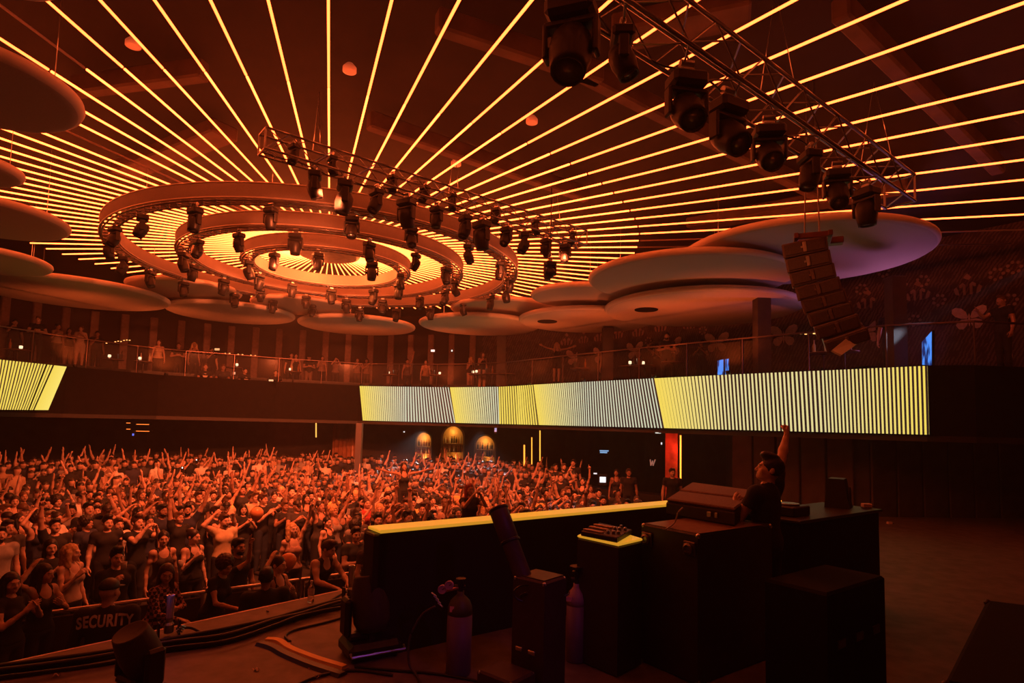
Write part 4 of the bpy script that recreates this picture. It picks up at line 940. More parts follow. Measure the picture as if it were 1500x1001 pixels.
o = prism('column', [(p.x - .11, p.y), (p.x + .11, p.y), (p.x + .11, p.y + .22), (p.x - .11, p.y + .22)], 0, 3.45, mat('grey_column', (.13, .12, .14), .5)); struct('trim', o); o.name = 'trim_7'
def sign(X, Y, wpx, hpx, d, col, es, label, name='lit_sign', bars=1, cat='sign'):
    p = pd(X, Y, d); t = thing(name, label, cat, W(p)); w_, h_ = wpx / FPX * d, hpx / FPX * d
    mb = MB(); mb.box((0, .03, 0), (w_ * 1.15, .04, h_ * 1.25), .008); mb.build('housing', M_BLACK, t)
    for k in range(bars):
        zz = (k - (bars - 1) / 2) * h_ / bars
        mb = MB(); mb.box((0 if bars == 1 else (.0 if k else -.06 * w_), 0, zz), (w_ * (1 if k else .8), .02, h_ / bars * .62), .003); mb.build('lit_face', mat('lit_%.2f_%.2f_%.2f_%.1f' % (*col, es), (.5, .5, .5), emit=col, es=es), t)
sign(885, 662, 13, 5, 23.5, (.35, .6, 1), .8, 'small pale blue two-line lit sign under the balcony', bars=2)
sign(964, 634.5, 10, 2.4, 16.8, (.6, 1, .9), .7, 'tiny pale green lit sign right under screen edge')
sign(172, 612, 7, 2, 21.5, (1, .85, .8), .9, 'small white lit bar under the dark left balcony')
sign(455, 614.5, 5, 1.6, 25.5, (1, .8, .6), .8, 'tiny white strip below left balcony edge, above short tube')
sign(492, 615, 8, 1.6, 25.2, (1, .8, .6), .8, 'tiny white strip below balcony edge beside the curtain')
for i, (x, y, w_) in enumerate(((209, 613, 22), (209, 622, 23), (209, 632, 24), (188, 620, 7), (188, 629, 7))):
    sign(x, y, w_, 1.6, 22.6, (1, .22, .03), 1.6, ['top bar of the three stacked amber light bars at left', 'middle bar of the three stacked amber light bars at left', 'bottom bar of the three stacked amber light bars at left', 'upper short amber bar left of the stacked bars', 'lower short amber bar left of the stacked bars'][i], 'light_bar', cat='light')
sign(195, 637, 3, 5, 22.6, (.15, .2, 1), 1.0, 'tiny blue light under the stacked amber bars', 'blue_light', cat='light')
sign(883, 703, 11, 13, 20.5, (.75, .95, 1), 1.1, 'bright white monitor screen glowing at the dark bar counter', 'monitor', cat='screen')
sign(872, 694, 6, 3, 20.6, (.75, .95, 1), .9, 'tiny white screen left of the glowing monitor', 'monitor', cat='screen')
sign(969, 650, 2.2, 5, 17.2, (.9, .95, 1), .9, 'tiny white light on dark wall below the screen', 'wall_light', cat='light')
sign(726, 630, 4, 9, 23.0, (.75, .6, 1), .6, 'small violet-white lamp hanging below the balcony', 'hanging_lamp', cat='light')
sign(592, 633, 2.4, 2.4, 26.8, (1, .95, .9), 1.3, 'tiny white downlight left of the arched niches', 'wall_light', cat='light')
# letter W on the dark wall
p = pd(956, 678, 18.2); t = thing('wall_letter', 'pale slanted letter W on the dark wall under the balcony', 'sign', W(p))
for (x0, y0, x1, y1) in ((-3.5, -4.5, -2.6, 4.5), (-2.6, 4.5, .1, -3), (.1, -3, .6, 4.5), (.6, 4.5, 3.8, -4.5)):
    q = 18.2 / FPX; rod('stroke', (x0 * q, 0, -y0 * q), (x1 * q, 0, -y1 * q), .018, mat('letter_lit', (.6, .6, .55), .5, emit=(.7, .6, .5), es=.12), t, 6)
# bar counter in the middle right
c0, c1 = pd(800, 700, 22.5), pd(985, 700, 18.8)
def plank(name, label, cat, a, b, wd_, z0, z1, m):
    a, b = Vector((a.x, a.y, 0)), Vector((b.x, b.y, 0)); d = (b - a).normalized(); n = Vector((-d.y, d.x, 0))
    return block(name, label, cat, [a, b, b + n * wd_, a + n * wd_], z0, z1, m)
tc_, cc_ = plank('bar_counter', 'dark bar counter under the balcony, below the glowing monitor', 'counter', c0, c1, .6, FLOOR + .35, FLOOR + 1.4, M_EQUIP)
for i, (x, y) in enumerate(UPL):  # made-up housings for the added upward spots
    t = thing('upfill', f'added black uplight on the balcony parapet, {ordw(i + 1)} from the left', 'stage light', W((x, y, 1.44)), math.atan2(-x, y), 'added uplights along the balcony front')
    mb = MB(); mb.box((0, .12, 0), (.05, .3, .03), .006); mb.build('arm', M_BLACK, t)
    mb = MB(); mb.lathe([(.02, -.06), (.06, -.05), (.065, .03), (.055, .03), (.05, -.01)], 14); mb.build('housing', M_BLACK, t, smooth=True)
# ================================================================== BALCONY: rail, tables, lamps, side screens
RL = offset(FAS, .12); rail = thing('balcony_railing', 'glass balcony railing with thin dark handrail above the parapet', 'railing', (0, 0, 0))
tot = sum((Vector(RL[i + 1]) - Vector(RL[i])).length for i in range(len(RL) - 1)); M_RAIL = mat('rail_metal', (.18, .13, .12), .4, .7)
s_ = .3; prev = None
while s_ < tot - .2:
    p, t = onpoly(RL, s_); q = Vector((p.x, p.y, 1.42 + CZ))
    rod('post', q, q + Vector((0, 0, .92)), .018, M_RAIL, rail, 6)
    if prev is not None:
        a, b = prev, q; d = b - a; rod('handrail', a + Vector((0, 0, .92)), b + Vector((0, 0, .92)), .022, M_RAIL, rail, 6)
        mb = MB(); mb.box((0, 0, 0), (d.length - .08, .012, .78), .003); mb.build('glass_pane', M_GLASS, rail, (a + b) / 2 + Vector((0, 0, .46)), (0, 0, math.atan2(d.y, d.x)))
    prev = q; s_ += 1.6
def table(X, d, label, things):
    p = pd(X, 500, d); z = 1.32; t = thing('cocktail_table', label, 'table', W((p.x, p.y, z)), 0, 'small tables on the balcony')
    mb = MB(); mb.lathe([(.22, 0), (.22, .02), (.03, .04), (.03, .66), (.1, .68)], 16); mb.build('pedestal', M_BLACK, t)
    mb = MB(); mb.lathe([(.33, .68), (.35, .69), (.35, .71), (.33, .72)], 24); mb.build('tabletop', mat('table_wood', (.15, .08, .06), .4), t)
    for i, k in enumerate(things):
        a = i * 2.1 + X; q = Vector((p.x + .2 * math.cos(a), p.y + .2 * math.sin(a), z + .72))
        if k == 'L':
            l = thing('table_lamp', (f'small glowing table lamp on the {label}' if i == 0 or things[:i].count('L') == 0 else f'second small glowing lamp on the {label}'), 'lamp', W(q)); mb = MB(); mb.lathe([(.03, 0), (.035, .01), (.012, .02), (.012, .05)], 10); mb.build('base', M_STEEL, l)
            mb = MB(); mb.lathe([(.03, .05), (.05, .06), (.05, .14), (.03, .15)], 10); mb.build('shade', mat('lamp_glow', (.8, .7, .6), emit=(1, .72, .42), es=1.6), l)
        elif k == 'B':
            o = link('bottle', bme[rnd.randrange(3)], None, W(q), None, (1.1,) * 3); tag(o, f'{("first", "second", "third")[things[:i].count("B")]} bottle on the {label}', 'bottle', f'bottles on {label}')
        else:
            l = thing('ice_bucket', f'steel ice bucket on the {label}', 'bucket', W(q)); mb = MB(); mb.lathe([(.07, 0), (.08, .01), (.10, .2), (.105, .205), (.095, .2), (.07, .02)], 16); mb.build('pail', M_STEEL, l, smooth=True)
            rod('bottle_neck', (.02, 0, .05), (.06, .02, .33), .016, bcol[2], l, 6)
for X, d, lab, th in ((27, 19.4, 'table at far left above the left screen', 'LB'), (168, 22.0, 'table right of the standing guests at left', 'LI'), (212, 22.6, 'table in front of the long lit sofa', 'LBB'), (345, 24.2, 'table behind the guests leaning at the parapet', 'LB'), (432, 25.6, 'table with violet bottles left of the standing man', 'BBL'),
    (574, 26.0, 'table left of the two seated women', 'LBI'), (642, 25.6, 'table below the white wall sign', 'LI'), (700, 24.6, 'table before the blonde woman', 'LLB'), (722, 24.2, 'table left of dark column', 'BBI'), (744, 24.0, 'table right of dark column', 'LB'), (850, 21.0, 'table right of the dancing woman', 'BIB'), (922, 19.8, 'table with candle left of seated couple', 'LB'), (944, 19.4, 'table with pale menu by seated couple', 'LI'), (985, 18.2, 'table right of seated couple', 'B'), (1205, 15.2, 'table under the hanging speakers', 'LBB'), (1236, 14.8, 'table right of the hanging speakers', 'LB')):
    table(X, d, lab, th)
sign(634, 514, 7, 5, 27.0, (1, .8, .7), 1.3, 'small white lit panel on the balcony rear wall', 'wall_panel', cat='light')
sign(662, 514, 2.5, 4, 26.6, (1, .85, .75), 1.2, 'tiny white light right of white wall panel', 'wall_light', cat='light')
sign(399, 557.5, 13, 4, 22.75, (1, .62, .30), .9, 'pale lit oblong plate on the parapet at left', 'lit_plate', cat='light')
sign(318, 512, 9, 5, 25.5, (1, .55, .22), .8, 'pale lit card standing behind guests at left', 'lit_card', cat='light')
sign(343, 547, 4, 6, 23.2, (1, .6, .35), .8, 'small pale lit lantern at the left parapet', 'lantern', cat='light')
for i, (x0, x1, y0, y1) in enumerate(((156, 190, 503, 498), (330, 380, 518, 522), (1172, 1205, 489, 487))):
    a, b = pd(x0, y0, 24.0 if i < 2 else 15.5), pd(x1, y1, 24.4 if i < 2 else 15.5); t = thing('light_strip', ['sparkling amber light strip along sofa back at left', 'dotted amber light strip behind the left parapet guests', 'thin amber light strip beside the hanging speakers'][i], 'light', W(a))
    for k in range(9):
        q = (b - a) * (k / 8) + Vector((0, 0, .02 * math.sin(k * 2.2))); mb = MB(); mb.box(q, (.06, .03, .03), .008); mb.build('bulb', mat('strip_glow', (.8, .6, .4), emit=(1, .45, .12), es=2.0), t)
    rod('rail', Vector((0, .03, -.02)), b - a + Vector((0, .03, -.02)), .012, M_BLACK, t)
def blue_screen(pts, d0, d1, label):
    (x0, y0, y1), (x1, y2, y3) = pts
    A, B, C_, D = pd(x0, y1, d0), pd(x1, y3, d1), pd(x1, y2, d1), pd(x0, y0, d0)
    e = (B - A); n = Vector((e.y, -e.x, 0)).normalized(); t = thing('video_screen', label, 'video screen', W(A))
    v = [W(q) - W(A) + n * s for s in (.02, -.03) for q in (A, B, C_, D)]; f = [(0, 1, 2, 3), (7, 6, 5, 4), (0, 4, 5, 1), (1, 5, 6, 2), (2, 6, 7, 3), (3, 7, 4, 0)]
    link('housing', mesh('housing', v, f, M_BLACK), t)
    m = bpy.data.materials.get('blue_picture')
    if not m:
        m = mat('blue_picture', (.02, .02, .05), .3, emit=(.08, .32, 1), es=1.1); nn = m.node_tree; tcn = nn.nodes.new('ShaderNodeTexCoord'); wz = nn.nodes.new('ShaderNodeTexNoise'); wz.inputs['Scale'].default_value = 9; r = nn.nodes.new('ShaderNodeValToRGB')
        mpn = nn.nodes.new('ShaderNodeMapping'); mpn.inputs['Scale'].default_value = (1, 1, .25); nn.links.new(tcn.outputs['Object'], mpn.inputs[0]); nn.links.new(mpn.outputs[0], wz.inputs[0])
        r.color_ramp.elements[0].position = .42; r.color_ramp.elements[0].color = (.004, .02, .12, 1); r.color_ramp.elements[1].position = .5; r.color_ramp.elements[1].color = (.07, .28, .95, 1)
        nn.links.new(wz.outputs[0], r.inputs[0]); nn.links.new(r.outputs[0], nn.nodes['Principled BSDF'].inputs['Emission Color'])
    v = [W(q) - W(A) + n * .026 for q in (A.lerp(C_, .03), B.lerp(D, .03), C_.lerp(A, .03), D.lerp(B, .03))]; link('picture', mesh('picture', v, [(0, 1, 2, 3)], m), t)
blue_screen(((1352, 500, 536), (1367, 484, 537)), 12.6, 12.3, 'tall narrow blue video screen at the end of right balcony')
blue_screen(((1052, 528, 550), (1061, 526, 550)), 15.9, 15.7, 'left half of small blue split screen on right balcony')
blue_screen(((1063.5, 526, 550), (1069, 525, 548)), 15.9, 15.7, 'right half of small blue split screen on right balcony')
# ================================================================== PEOPLE
def _blk(xs, lo, hi):
    return max(int(np.searchsorted(xs, lo)) - 1, 0), min(int(np.searchsorted(xs, hi)) + 1, len(xs))
def sdf(prims, res, lo, hi):
    """field of blended solids: ('c',a,b,ra,rb,k) tapered limb, ('e',c,r,k) ellipsoid, ('-c'..)/('-e'..) cut, ('h',n,d) keep n.p<d"""
    lo, hi = np.array(lo, float), np.array(hi, float)
    ax = [np.arange(lo[i], hi[i] + res, res) for i in range(3)]
    D = np.full([len(a) for a in ax], .3)
    for p in prims:
        t = p[0]
        if t == 'h':
            X, Y, Z = np.meshgrid(*ax, indexing='ij', sparse=True); n = p[1]; D = np.maximum(D, n[0] * X + n[1] * Y + n[2] * Z - p[2]); continue
        if t[-1] == 'c':
            a, b = np.array(p[1], float), np.array(p[2], float); m = max(p[3], p[4]) + .06; l_, h_ = np.minimum(a, b) - m, np.maximum(a, b) + m
        else:
            c, r = np.array(p[1], float), np.array(p[2], float); l_, h_ = c - r - .06, c + r + .06
        s = [_blk(ax[i], l_[i], h_[i]) for i in range(3)]
        if any(q[1] <= q[0] for q in s): continue
        sl = tuple(slice(*q) for q in s)
        X, Y, Z = np.meshgrid(*[ax[i][s[i][0]:s[i][1]] for i in range(3)], indexing='ij', sparse=True)
        if t[-1] == 'c':
            d = b - a; dd = max(d @ d, 1e-9); h = np.clip(((X - a[0]) * d[0] + (Y - a[1]) * d[1] + (Z - a[2]) * d[2]) / dd, 0, 1)
            e = np.sqrt((X - a[0] - h * d[0]) ** 2 + (Y - a[1] - h * d[1]) ** 2 + (Z - a[2] - h * d[2]) ** 2) - (p[3] + (p[4] - p[3]) * h); k = p[5] if len(p) > 5 else 0
        else:
            x, y, z = (X - c[0]) / r[0], (Y - c[1]) / r[1], (Z - c[2]) / r[2]
            k0 = np.sqrt(x * x + y * y + z * z); k1 = np.sqrt((x / r[0]) ** 2 + (y / r[1]) ** 2 + (z / r[2]) ** 2) + 1e-9; e = k0 * (k0 - 1) / k1; k = p[3] if len(p) > 3 else 0
        if t[0] == '-': D[sl] = np.maximum(D[sl], -e)
        else:
            A = D[sl]; h = np.clip(.5 + .5 * (A - e) / k, 0, 1); D[sl] = A * (1 - h) + e * h - k * h * (1 - h)
    return D, ax
def nets(D, ax):
    """surface nets of the zero level"""
    sg = D < 0; N = np.array(D.shape) - 1
    cnt = np.zeros(N, int); acc = np.zeros((*N, 3))
    sl = lambda o: tuple(slice(o[i], o[i] + N[i]) for i in range(3))
    cor = [(i, j, k) for i in (0, 1) for j in (0, 1) for k in (0, 1)]
    for c in cor:
        for a in range(3):
            if c[a]: continue
            e = list(c); e[a] = 1
            A, B = D[sl(c)], D[sl(e)]; m = (A < 0) != (B < 0)
            t = np.where(m, A / np.where(A == B, 1, A - B), 0)
            for q in range(3): acc[..., q] += np.where(m, c[q] + (t if q == a else 0), 0)
            cnt += m
    act = cnt > 0; idx = -np.ones(N, int); ii = np.argwhere(act); idx[act] = np.arange(len(ii))
    P = (ii + acc[act] / cnt[act][:, None]) * (ax[0][1] - ax[0][0]) + np.array([a[0] for a in ax])
    F = []
    for a in range(3):
        b, c = (a + 1) % 3, (a + 2) % 3
        s0 = [slice(1, N[i]) for i in range(3)]; s0[a] = slice(0, N[a]); s1 = list(s0); s1[a] = slice(1, N[a] + 1)
        A, B = sg[tuple(s0)], sg[tuple(s1)]; e = np.argwhere(A != B)
        if not len(e): continue
        inn = A[tuple(e.T)]; off = np.array([1, 1, 1]); off[a] = 0; e = e + off
        def g(db, dc): q = e.copy(); q[:, b] -= db; q[:, c] -= dc; return idx[tuple(q.T)]
        Q = np.stack([g(1, 1), g(0, 1), g(0, 0), g(1, 0)], 1)
        Q[~inn] = Q[~inn][:, ::-1]; F.append(Q)
    return P, np.concatenate(F) if F else np.zeros((0, 4), int)
def solid(prims, res, lo, hi, bump=None):
    D, ax = sdf(prims, res, lo, hi)
    if bump:
        X, Y, Z = np.meshgrid(*ax, indexing='ij', sparse=True); D = D + bump[0] * np.sin(bump[1] * X + 1) * np.sin(bump[1] * 1.1 * Y) * np.sin(bump[1] * .8 * Z + 2)
    return nets(D, ax)
def quickmesh(name, P, F, mats, mi=None):
    me = bpy.data.meshes.new(name); me.vertices.add(len(P)); me.vertices.foreach_set('co', np.asarray(P, np.float32).ravel())
    me.loops.add(F.size); me.loops.foreach_set('vertex_index', F.ravel().astype(np.int32)); me.polygons.add(len(F))
    me.polygons.foreach_set('loop_start', np.arange(0, F.size, 4, dtype=np.int32))
    for m in mats: me.materials.append(m)
    if mi is not None: me.polygons.foreach_set('material_index', np.asarray(mi, np.int32))
    me.polygons.foreach_set('use_smooth', np.ones(len(F), bool)); me.update(calc_edges=True); me.validate(); return me
M_SKIN = mat('skin', objcol=True, rough=.5, noise=.06, nscale=30); M_CLOTH = mat('cloth', objcol=True, rough=.85, noise=.10, nscale=25); M_HAIR = mat('hair', objcol=True, rough=.45, noise=.3, nscale=60)
M_EYE = mat('eye_dark', (.04, .03, .03), .2); M_EYEW = mat('eye_white', (.75, .7, .68), .3); M_BROW = mat('brow_dark', (.05, .03, .02), .8); M_LIP = mat('lip', (.45, .20, .16), .5); M_SHOE = mat('shoe', (.04, .035, .035), .5)
HEADP = {}
for g_, jw, bs in (('m', 1.0, 1.0), ('f', .86, .7)):
    HEADP[g_] = [('c', (0, .03, -.09), (0, .012, .07), .056 * (.85 + .15 * bs), .051 * (.8 + .2 * bs), .03), ('e', (0, .015, .165), (.076, .096, .098), .03), ('e', (0, -.03, .118), (.061 * (.5 + .5 * jw), .068, .085), .03), ('e', (0, -.046, .075), (.05 * jw, .048, .038), .025),
        ('e', (0, -.078, .056), (.022 * jw, .018, .017), .02), ('c', (-.03, -.086, .163), (.03, -.086, .163), .0125 * (.7 + .3 * bs), .0125 * (.7 + .3 * bs), .018), ('e', (-.042, -.062, .112), (.024, .022, .022), .025), ('e', (.042, -.062, .112), (.024, .022, .022), .025),
        ('-e', (-.031, -.110, .146), (.019, .018, .012)), ('-e', (.031, -.110, .146), (.019, .018, .012)), ('e', (-.031, -.082, .146), (.0135, .0125, .0115), .004), ('e', (.031, -.082, .146), (.0135, .0125, .0115), .004),
        ('c', (0, -.094, .152), (0, -.114, .114), .008, .0125, .012), ('e', (-.013, -.102, .110), (.009, .010, .008), .008), ('e', (.013, -.102, .110), (.009, .010, .008), .008),
        ('c', (-.018, -.088, .090), (.018, -.088, .090), .0075, .0075, .01), ('c', (-.016, -.088, .077), (.016, -.088, .077), .008, .008, .01), ('-c', (-.02, -.100, .0835), (.02, -.100, .0835), .0035, .0035),
        ('e', (-.079, .016, .14), (.011, .022, .032), .01), ('e', (.079, .016, .14), (.011, .022, .032), .01)]
def head_geo(g, res=.0065):
    P, F = solid(HEADP[g], res, (-.11, -.15, -.06), (.11, .14, .29))
    c = P[F].mean(1); mi = np.zeros(len(F), int); ax_ = np.abs(c[:, 0])
    eye = ((ax_ - .031) ** 2 + (c[:, 2] - .146) ** 2 < .0115 ** 2) & (c[:, 1] < -.086); mi[eye] = 2
    mi[((ax_ - .030) ** 2 + (c[:, 2] - .146) ** 2 < .0062 ** 2) & (c[:, 1] < -.086)] = 1
    mi[(ax_ > .014) & (ax_ < .046) & (np.abs(c[:, 2] - .168 + .12 * np.abs(ax_ - .03)) < .0042) & (c[:, 1] < -.07)] = 3
    mi[(ax_ < .020) & (np.abs(c[:, 2] - .0835) < .0085 - .15 * ax_) & (c[:, 1] < -.088)] = 4
    return P, F, mi
HEAD = {g: head_geo(g) for g in 'mf'}
_cap = [('e', (0, .022, .172), (.086, .104, .104), .02)]
_face = [('-e', (0, -.118, .108), (.068, .072, .116)), ('-e', (0, -.06, .04), (.12, .09, .085))]
HAIRP = {
 'short': (_cap + [('e', (0, -.05, .245), (.06, .05, .03), .03)] + _face + [('-e', (0, .06, .02), (.13, .09, .075))], (.004, 150)),
 'quiff': (_cap + [('e', (0, -.055, .262), (.055, .05, .035), .03), ('e', (0, -.02, .27), (.06, .07, .03), .03)] + _face + [('-e', (0, .06, .03), (.13, .09, .075))], (.005, 130)),
 'long': (_cap + [('c', (0, .06, .15), (0, .075, -.15), .085, .075, .03), ('c', (.072, .0, .14), (.09, -.035, -.16), .03, .03, .02), ('c', (-.072, .0, .14), (-.09, -.035, -.16), .03, .03, .02), ('-e', (0, -.118, .105), (.060, .080, .112)), ('-e', (0, -.09, -.03), (.055, .1, .1))], (.004, 110)),
 'wavy': (_cap + [('c', (0, .055, .16), (0, .06, -.02), .10, .09, .03), ('c', (.085, .0, .16), (.105, -.02, -.02), .04, .045, .02), ('c', (-.085, .0, .16), (-.105, -.02, -.02), .04, .045, .02), ('-e', (0, -.12, .105), (.062, .080, .112)), ('-e', (0, -.1, -.03), (.06, .1, .1))], (.009, 85)),
 'curly': ([('e', (0, .03, .185), (.125, .125, .125), .02), ('-e', (0, -.13, .108), (.066, .085, .108)), ('-e', (0, -.05, .02), (.11, .12, .07))], (.011, 95)),
 'bun': (_cap + [('e', (0, .105, .235), (.045, .045, .042), .015), ('-e', (0, -.118, .11), (.066, .072, .114)), ('-e', (0, .02, .03), (.13, .11, .075))], (.003, 150)),
 'pony': (_cap + [('c', (0, .115, .20), (0, .135, .0), .03, .025, .02), ('c', (0, .135, .0), (.01, .11, -.12), .025, .012, .02), ('-e', (0, -.118, .11), (.066, .072, .114)), ('-e', (0, .02, .03), (.13, .10, .075))], (.003, 140)),
 'cap': ([('e', (0, .015, .19), (.089, .106, .095), .02), ('h', (0, 0, -1), -.178)], None),
 'beard': ([('e', (0, -.045, .072), (.057, .062, .050), .02), ('e', (0, -.075, .05), (.03, .027, .03), .02), ('h', (0, 0, 1), .102), ('h', (0, 1, 0), -.01), ('-e', (0, -.098, .084), (.024, .03, .0095))], (.002, 200)),
}
HAIR = {}
for k, (pr, bp) in HAIRP.items():
    P, F = solid(pr, .011 if k not in ('beard',) else .009, (-.16, -.17, -.20), (.16, .17, .32), bp)
    if k == 'cap':                              # add the peak
        v, f = lathe([(.01, 0), (.07, 0), (.075, .004), (.01, .01)], 16); v = np.array(v) * [1.0, 1.0, 1] + [0, -.105, .18]
        P = np.concatenate([P, v]); F = np.concatenate([F, np.array([q for q in f if len(q) == 4]) + len(P) - len(v)])
    HAIR[k] = quickmesh('hair', P, F, [M_HAIR])
def hand_geo(curl, res=.0065, spread=1.0):
    pr = []; kx = (.030, .0105, -.0095, -.028); kl = (.072, .080, .075, .058); kz = (.088, .092, .088, .080)
    for i in range(4): pr.append(('c', (kx[i] * .55, .002, .004), (kx[i], 0, kz[i]), .0185, .0125, .014))
    for i in range(4):
        p = np.array([kx[i], 0, kz[i]]); a = 0; sp = kx[i] * 2.6 * spread * max(0, 1 - curl[i])
        for s in range(3):
            a += curl[i] * (.75, 1.0, .7)[s]; L = kl[i] * (.45, .31, .24)[s]
            q = p + L * np.array([sp * .35, -math.sin(a), math.cos(a)]); pr.append(('c', p, q, .0098 - .0008 * s, .0090 - .0008 * s, .003)); p = q
    t = curl[4]; a0 = np.array([.018, -.004, .025]); a1 = a0 + np.array([.030, -.012 - .012 * t, .030]); a2 = a1 + np.array([.016 - .030 * t, -.010 - .012 * t, .026]); a3 = a2 + np.array([.006 - .022 * t, -.006, .022])
    pr += [('c', a0, a1, .0165, .0125, .01), ('c', a1, a2, .0115, .0105, .004), ('c', a2, a3, .0105, .0088, .004), ('c', (0, .002, -.03), (0, .002, .012), .0235, .023, .012)]
    P, F = solid(pr, res, (-.08, -.12, -.035), (.10, .05, .20)); return P, F
HANDS = {k: hand_geo(c) for k, c in {'open': (.10, .08, .10, .14, 0), 'relax': (.35, .42, .48, .55, .4), 'fist': (1.45, 1.5, 1.5, 1.5, 1.0), 'point': (.05, 1.4, 1.5, 1.5, 1.0), 'grip': (.75, .8, .85, .9, .5), 'peace': (.06, .06, 1.5, 1.5, 1.0)}.items()}
ARMS = {  # elbow and wrist from the shoulder (out, y, z), hand, palm direction (out, y, z)
 'down': ((.06, .02, -.28), (.08, -.06, -.53), 'relax', (-1, 0, 0)), 'up': ((.09, -.07, .27), (.11, -.13, .52), 'point', (0, -1, 0)), 'upopen': ((.12, -.06, .25), (.17, -.12, .50), 'open', (0, -1, 0)),
 'upbent': ((.20, -.12, .13), (.10, -.18, .37), 'fist', (0, -1, 0)), 'upfist': ((.05, .0, .28), (.08, -.02, .55), 'fist', (-.3, -1, 0)), 'phone': ((.06, -.26, -.06), (-.09, -.34, .16), 'grip', (-1, -.2, 0)), 'drink': ((.07, -.10, -.25), (-.05, -.27, -.03), 'grip', (-1, 0, 0)),
 'chest': ((.08, -.12, -.24), (-.13, -.27, -.12), 'relax', (0, 1, .3)), 'clap': ((.08, -.16, -.20), (-.15, -.33, .0), 'open', (-1, 0, 0)), 'rail': ((.08, -.16, -.24), (-.05, -.40, -.30), 'relax', (0, 0, -1)), 'spread': ((.27, -.03, .05), (.51, -.10, .13), 'open', (0, -1, 0)),
 'djup': ((.15, -.02, .24), (.29, -.04, .46), 'fist', (-.3, -1, 0)), 'head': ((.21, -.10, .13), (.03, -.06, .30), 'relax', (-1, 0, 0)), 'folded': ((.08, -.10, -.26), (-.17, -.22, -.21), 'grip', (0, 1, 0)), 'peace': ((.15, -.14, .14), (.12, -.22, .38), 'peace', (0, -1, 0)), 'forward': ((.05, -.22, -.14), (.0, -.44, -.02), 'point', (-.5, 0, -1))}
def xf(M, p): v = M @ Vector(p); return np.array(v)
def make_body(g, ar, al, shirt='tee', yaw=0, pitch=0, lean=0, side=0, res=.017, hres=None, wide=1.0):
    """returns meshes of one figure: body, shirt, trousers, and the head's matrix"""
    M = Matrix.Translation((0, 0, .98)) @ Matrix.Rotation(lean, 4, 'X') @ Matrix.Rotation(side, 4, 'Y') @ Matrix.Translation((0, 0, -.98))
    fem = g == 'f'; sw = (.148 if fem else .182) * wide; ars = .72 if fem else 1.0
    T = lambda p: xf(M, p)
    tors = [('e', T((0, .005, .96)), (.168 if fem else .158, .118, .13), .05), ('e', T((0, 0, 1.11)), ((.112 if fem else .140) * wide, .093, .15), .05), ('e', T((0, .002, 1.28)), ((.132 if fem else .162) * wide, .108, .165), .05),
            ('c', T((-sw + .03, .012, 1.405)), T((sw - .03, .012, 1.405)), .052, .052, .05), ('c', T((0, .018, 1.47)), T((0, .012, 1.38)), .052, .085, .05)]
    if fem: tors += [('e', T((.062, -.088, 1.27)), (.055, .05, .055), .03), ('e', T((-.062, -.088, 1.27)), (.055, .05, .055), .03)]
    else: tors += [('e', T((.07, -.075, 1.31)), (.075, .04, .06), .04), ('e', T((-.07, -.075, 1.31)), (.075, .04, .06), .04)]
    arms = []; J = {}
    for s, nm in ((-1, ar), (1, al)):
        e, w_, hp, pn = ARMS[nm]; sh = T((s * sw, .012, 1.405)); up = max(0, e[2]) * .35
        sh = sh + np.array([0, 0, up * .8]) + np.array([-s * up * .1, 0, 0])
        el = sh + np.array([s * e[0], e[1], e[2]]); wr = sh + np.array([s * w_[0], w_[1], w_[2]])
        # keep limb lengths human
        el = sh + (el - sh) / np.linalg.norm(el - sh) * .285; wr = el + (wr - el) / np.linalg.norm(wr - el) * .25
        J[s] = (sh, el, wr, hp, pn)
        arms += [('e', sh, ((.052 if fem else .060) * (.9 if fem else 1),) * 3, .04), ('c', sh, el, .052 * ars, .040 * ars, .02), ('e', sh + (el - sh) * .45 + np.array([0, -.008, 0]), (.047 * ars,) * 3, .03), ('c', el, el + (wr - el) * .35, .040 * ars, .043 * ars, .02), ('c', el + (wr - el) * .35, wr, .043 * ars, .0265 * (.9 if fem else 1), .02)]
    legs = []
    for s in (-1, 1):
        hp, kn, an = (s * .088, .0, .92), (s * .098, -.012, .49), (s * .10, .02, .09)
        legs += [('c', hp, kn, .088 if not fem else .09, .058, .03), ('c', kn, an, .056, .037, .02), ('e', (s * .099, .03, .36), (.056, .058, .11), .03), ('c', (s * .10, .035, .045), (s * .112, -.12, .035), .042, .036, .03), ('h', (0, 0, -1), 0)]
    lo, hi = (-.75, -.75, -.01), (.75, .35, 2.25)
    lo = np.minimum(lo, np.min([np.minimum(J[s][1], J[s][2]) for s in J], 0) - .08); hi = np.maximum((.3, .2, 1.52), np.max([np.maximum(J[s][1], J[s][2]) for s in J], 0) + .08); lo[2] = -.01; lo[1] = max(lo[1], -.9)
    lo[0] = min(-.32, min(J[s][2][0] for s in J) - .08, min(J[s][1][0] for s in J) - .08); hi[0] = max(.32, max(J[s][2][0] for s in J) + .08, max(J[s][1][0] for s in J) + .08); lo[1] = min(-.3, lo[1]) if min(J[s][2][1] for s in J) < -.2 else -.3
    P, F = solid(tors + arms + legs, res, lo, hi); mi = np.zeros(len(F), int); mi[P[F].mean(1)[:, 2] < .085] = 5
    nk = T((0, .012, 1.475)); Hm = Matrix.Translation(nk) @ Matrix.Rotation(lean * .4, 4, 'X') @ Matrix.Rotation(yaw, 4, 'Z') @ Matrix.Rotation(pitch, 4, 'X')
    hs = .95 if fem else 1.0; Hm = Hm @ Matrix.Scale(hs, 4)
    hP, hF, hmi = HEAD[g] if hres is None else head_geo(g, hres)
    A = np.array(Hm); hP2 = hP @ A[:3, :3].T + A[:3, 3]
    parts = [(P, F, mi), (hP2, hF, hmi)]
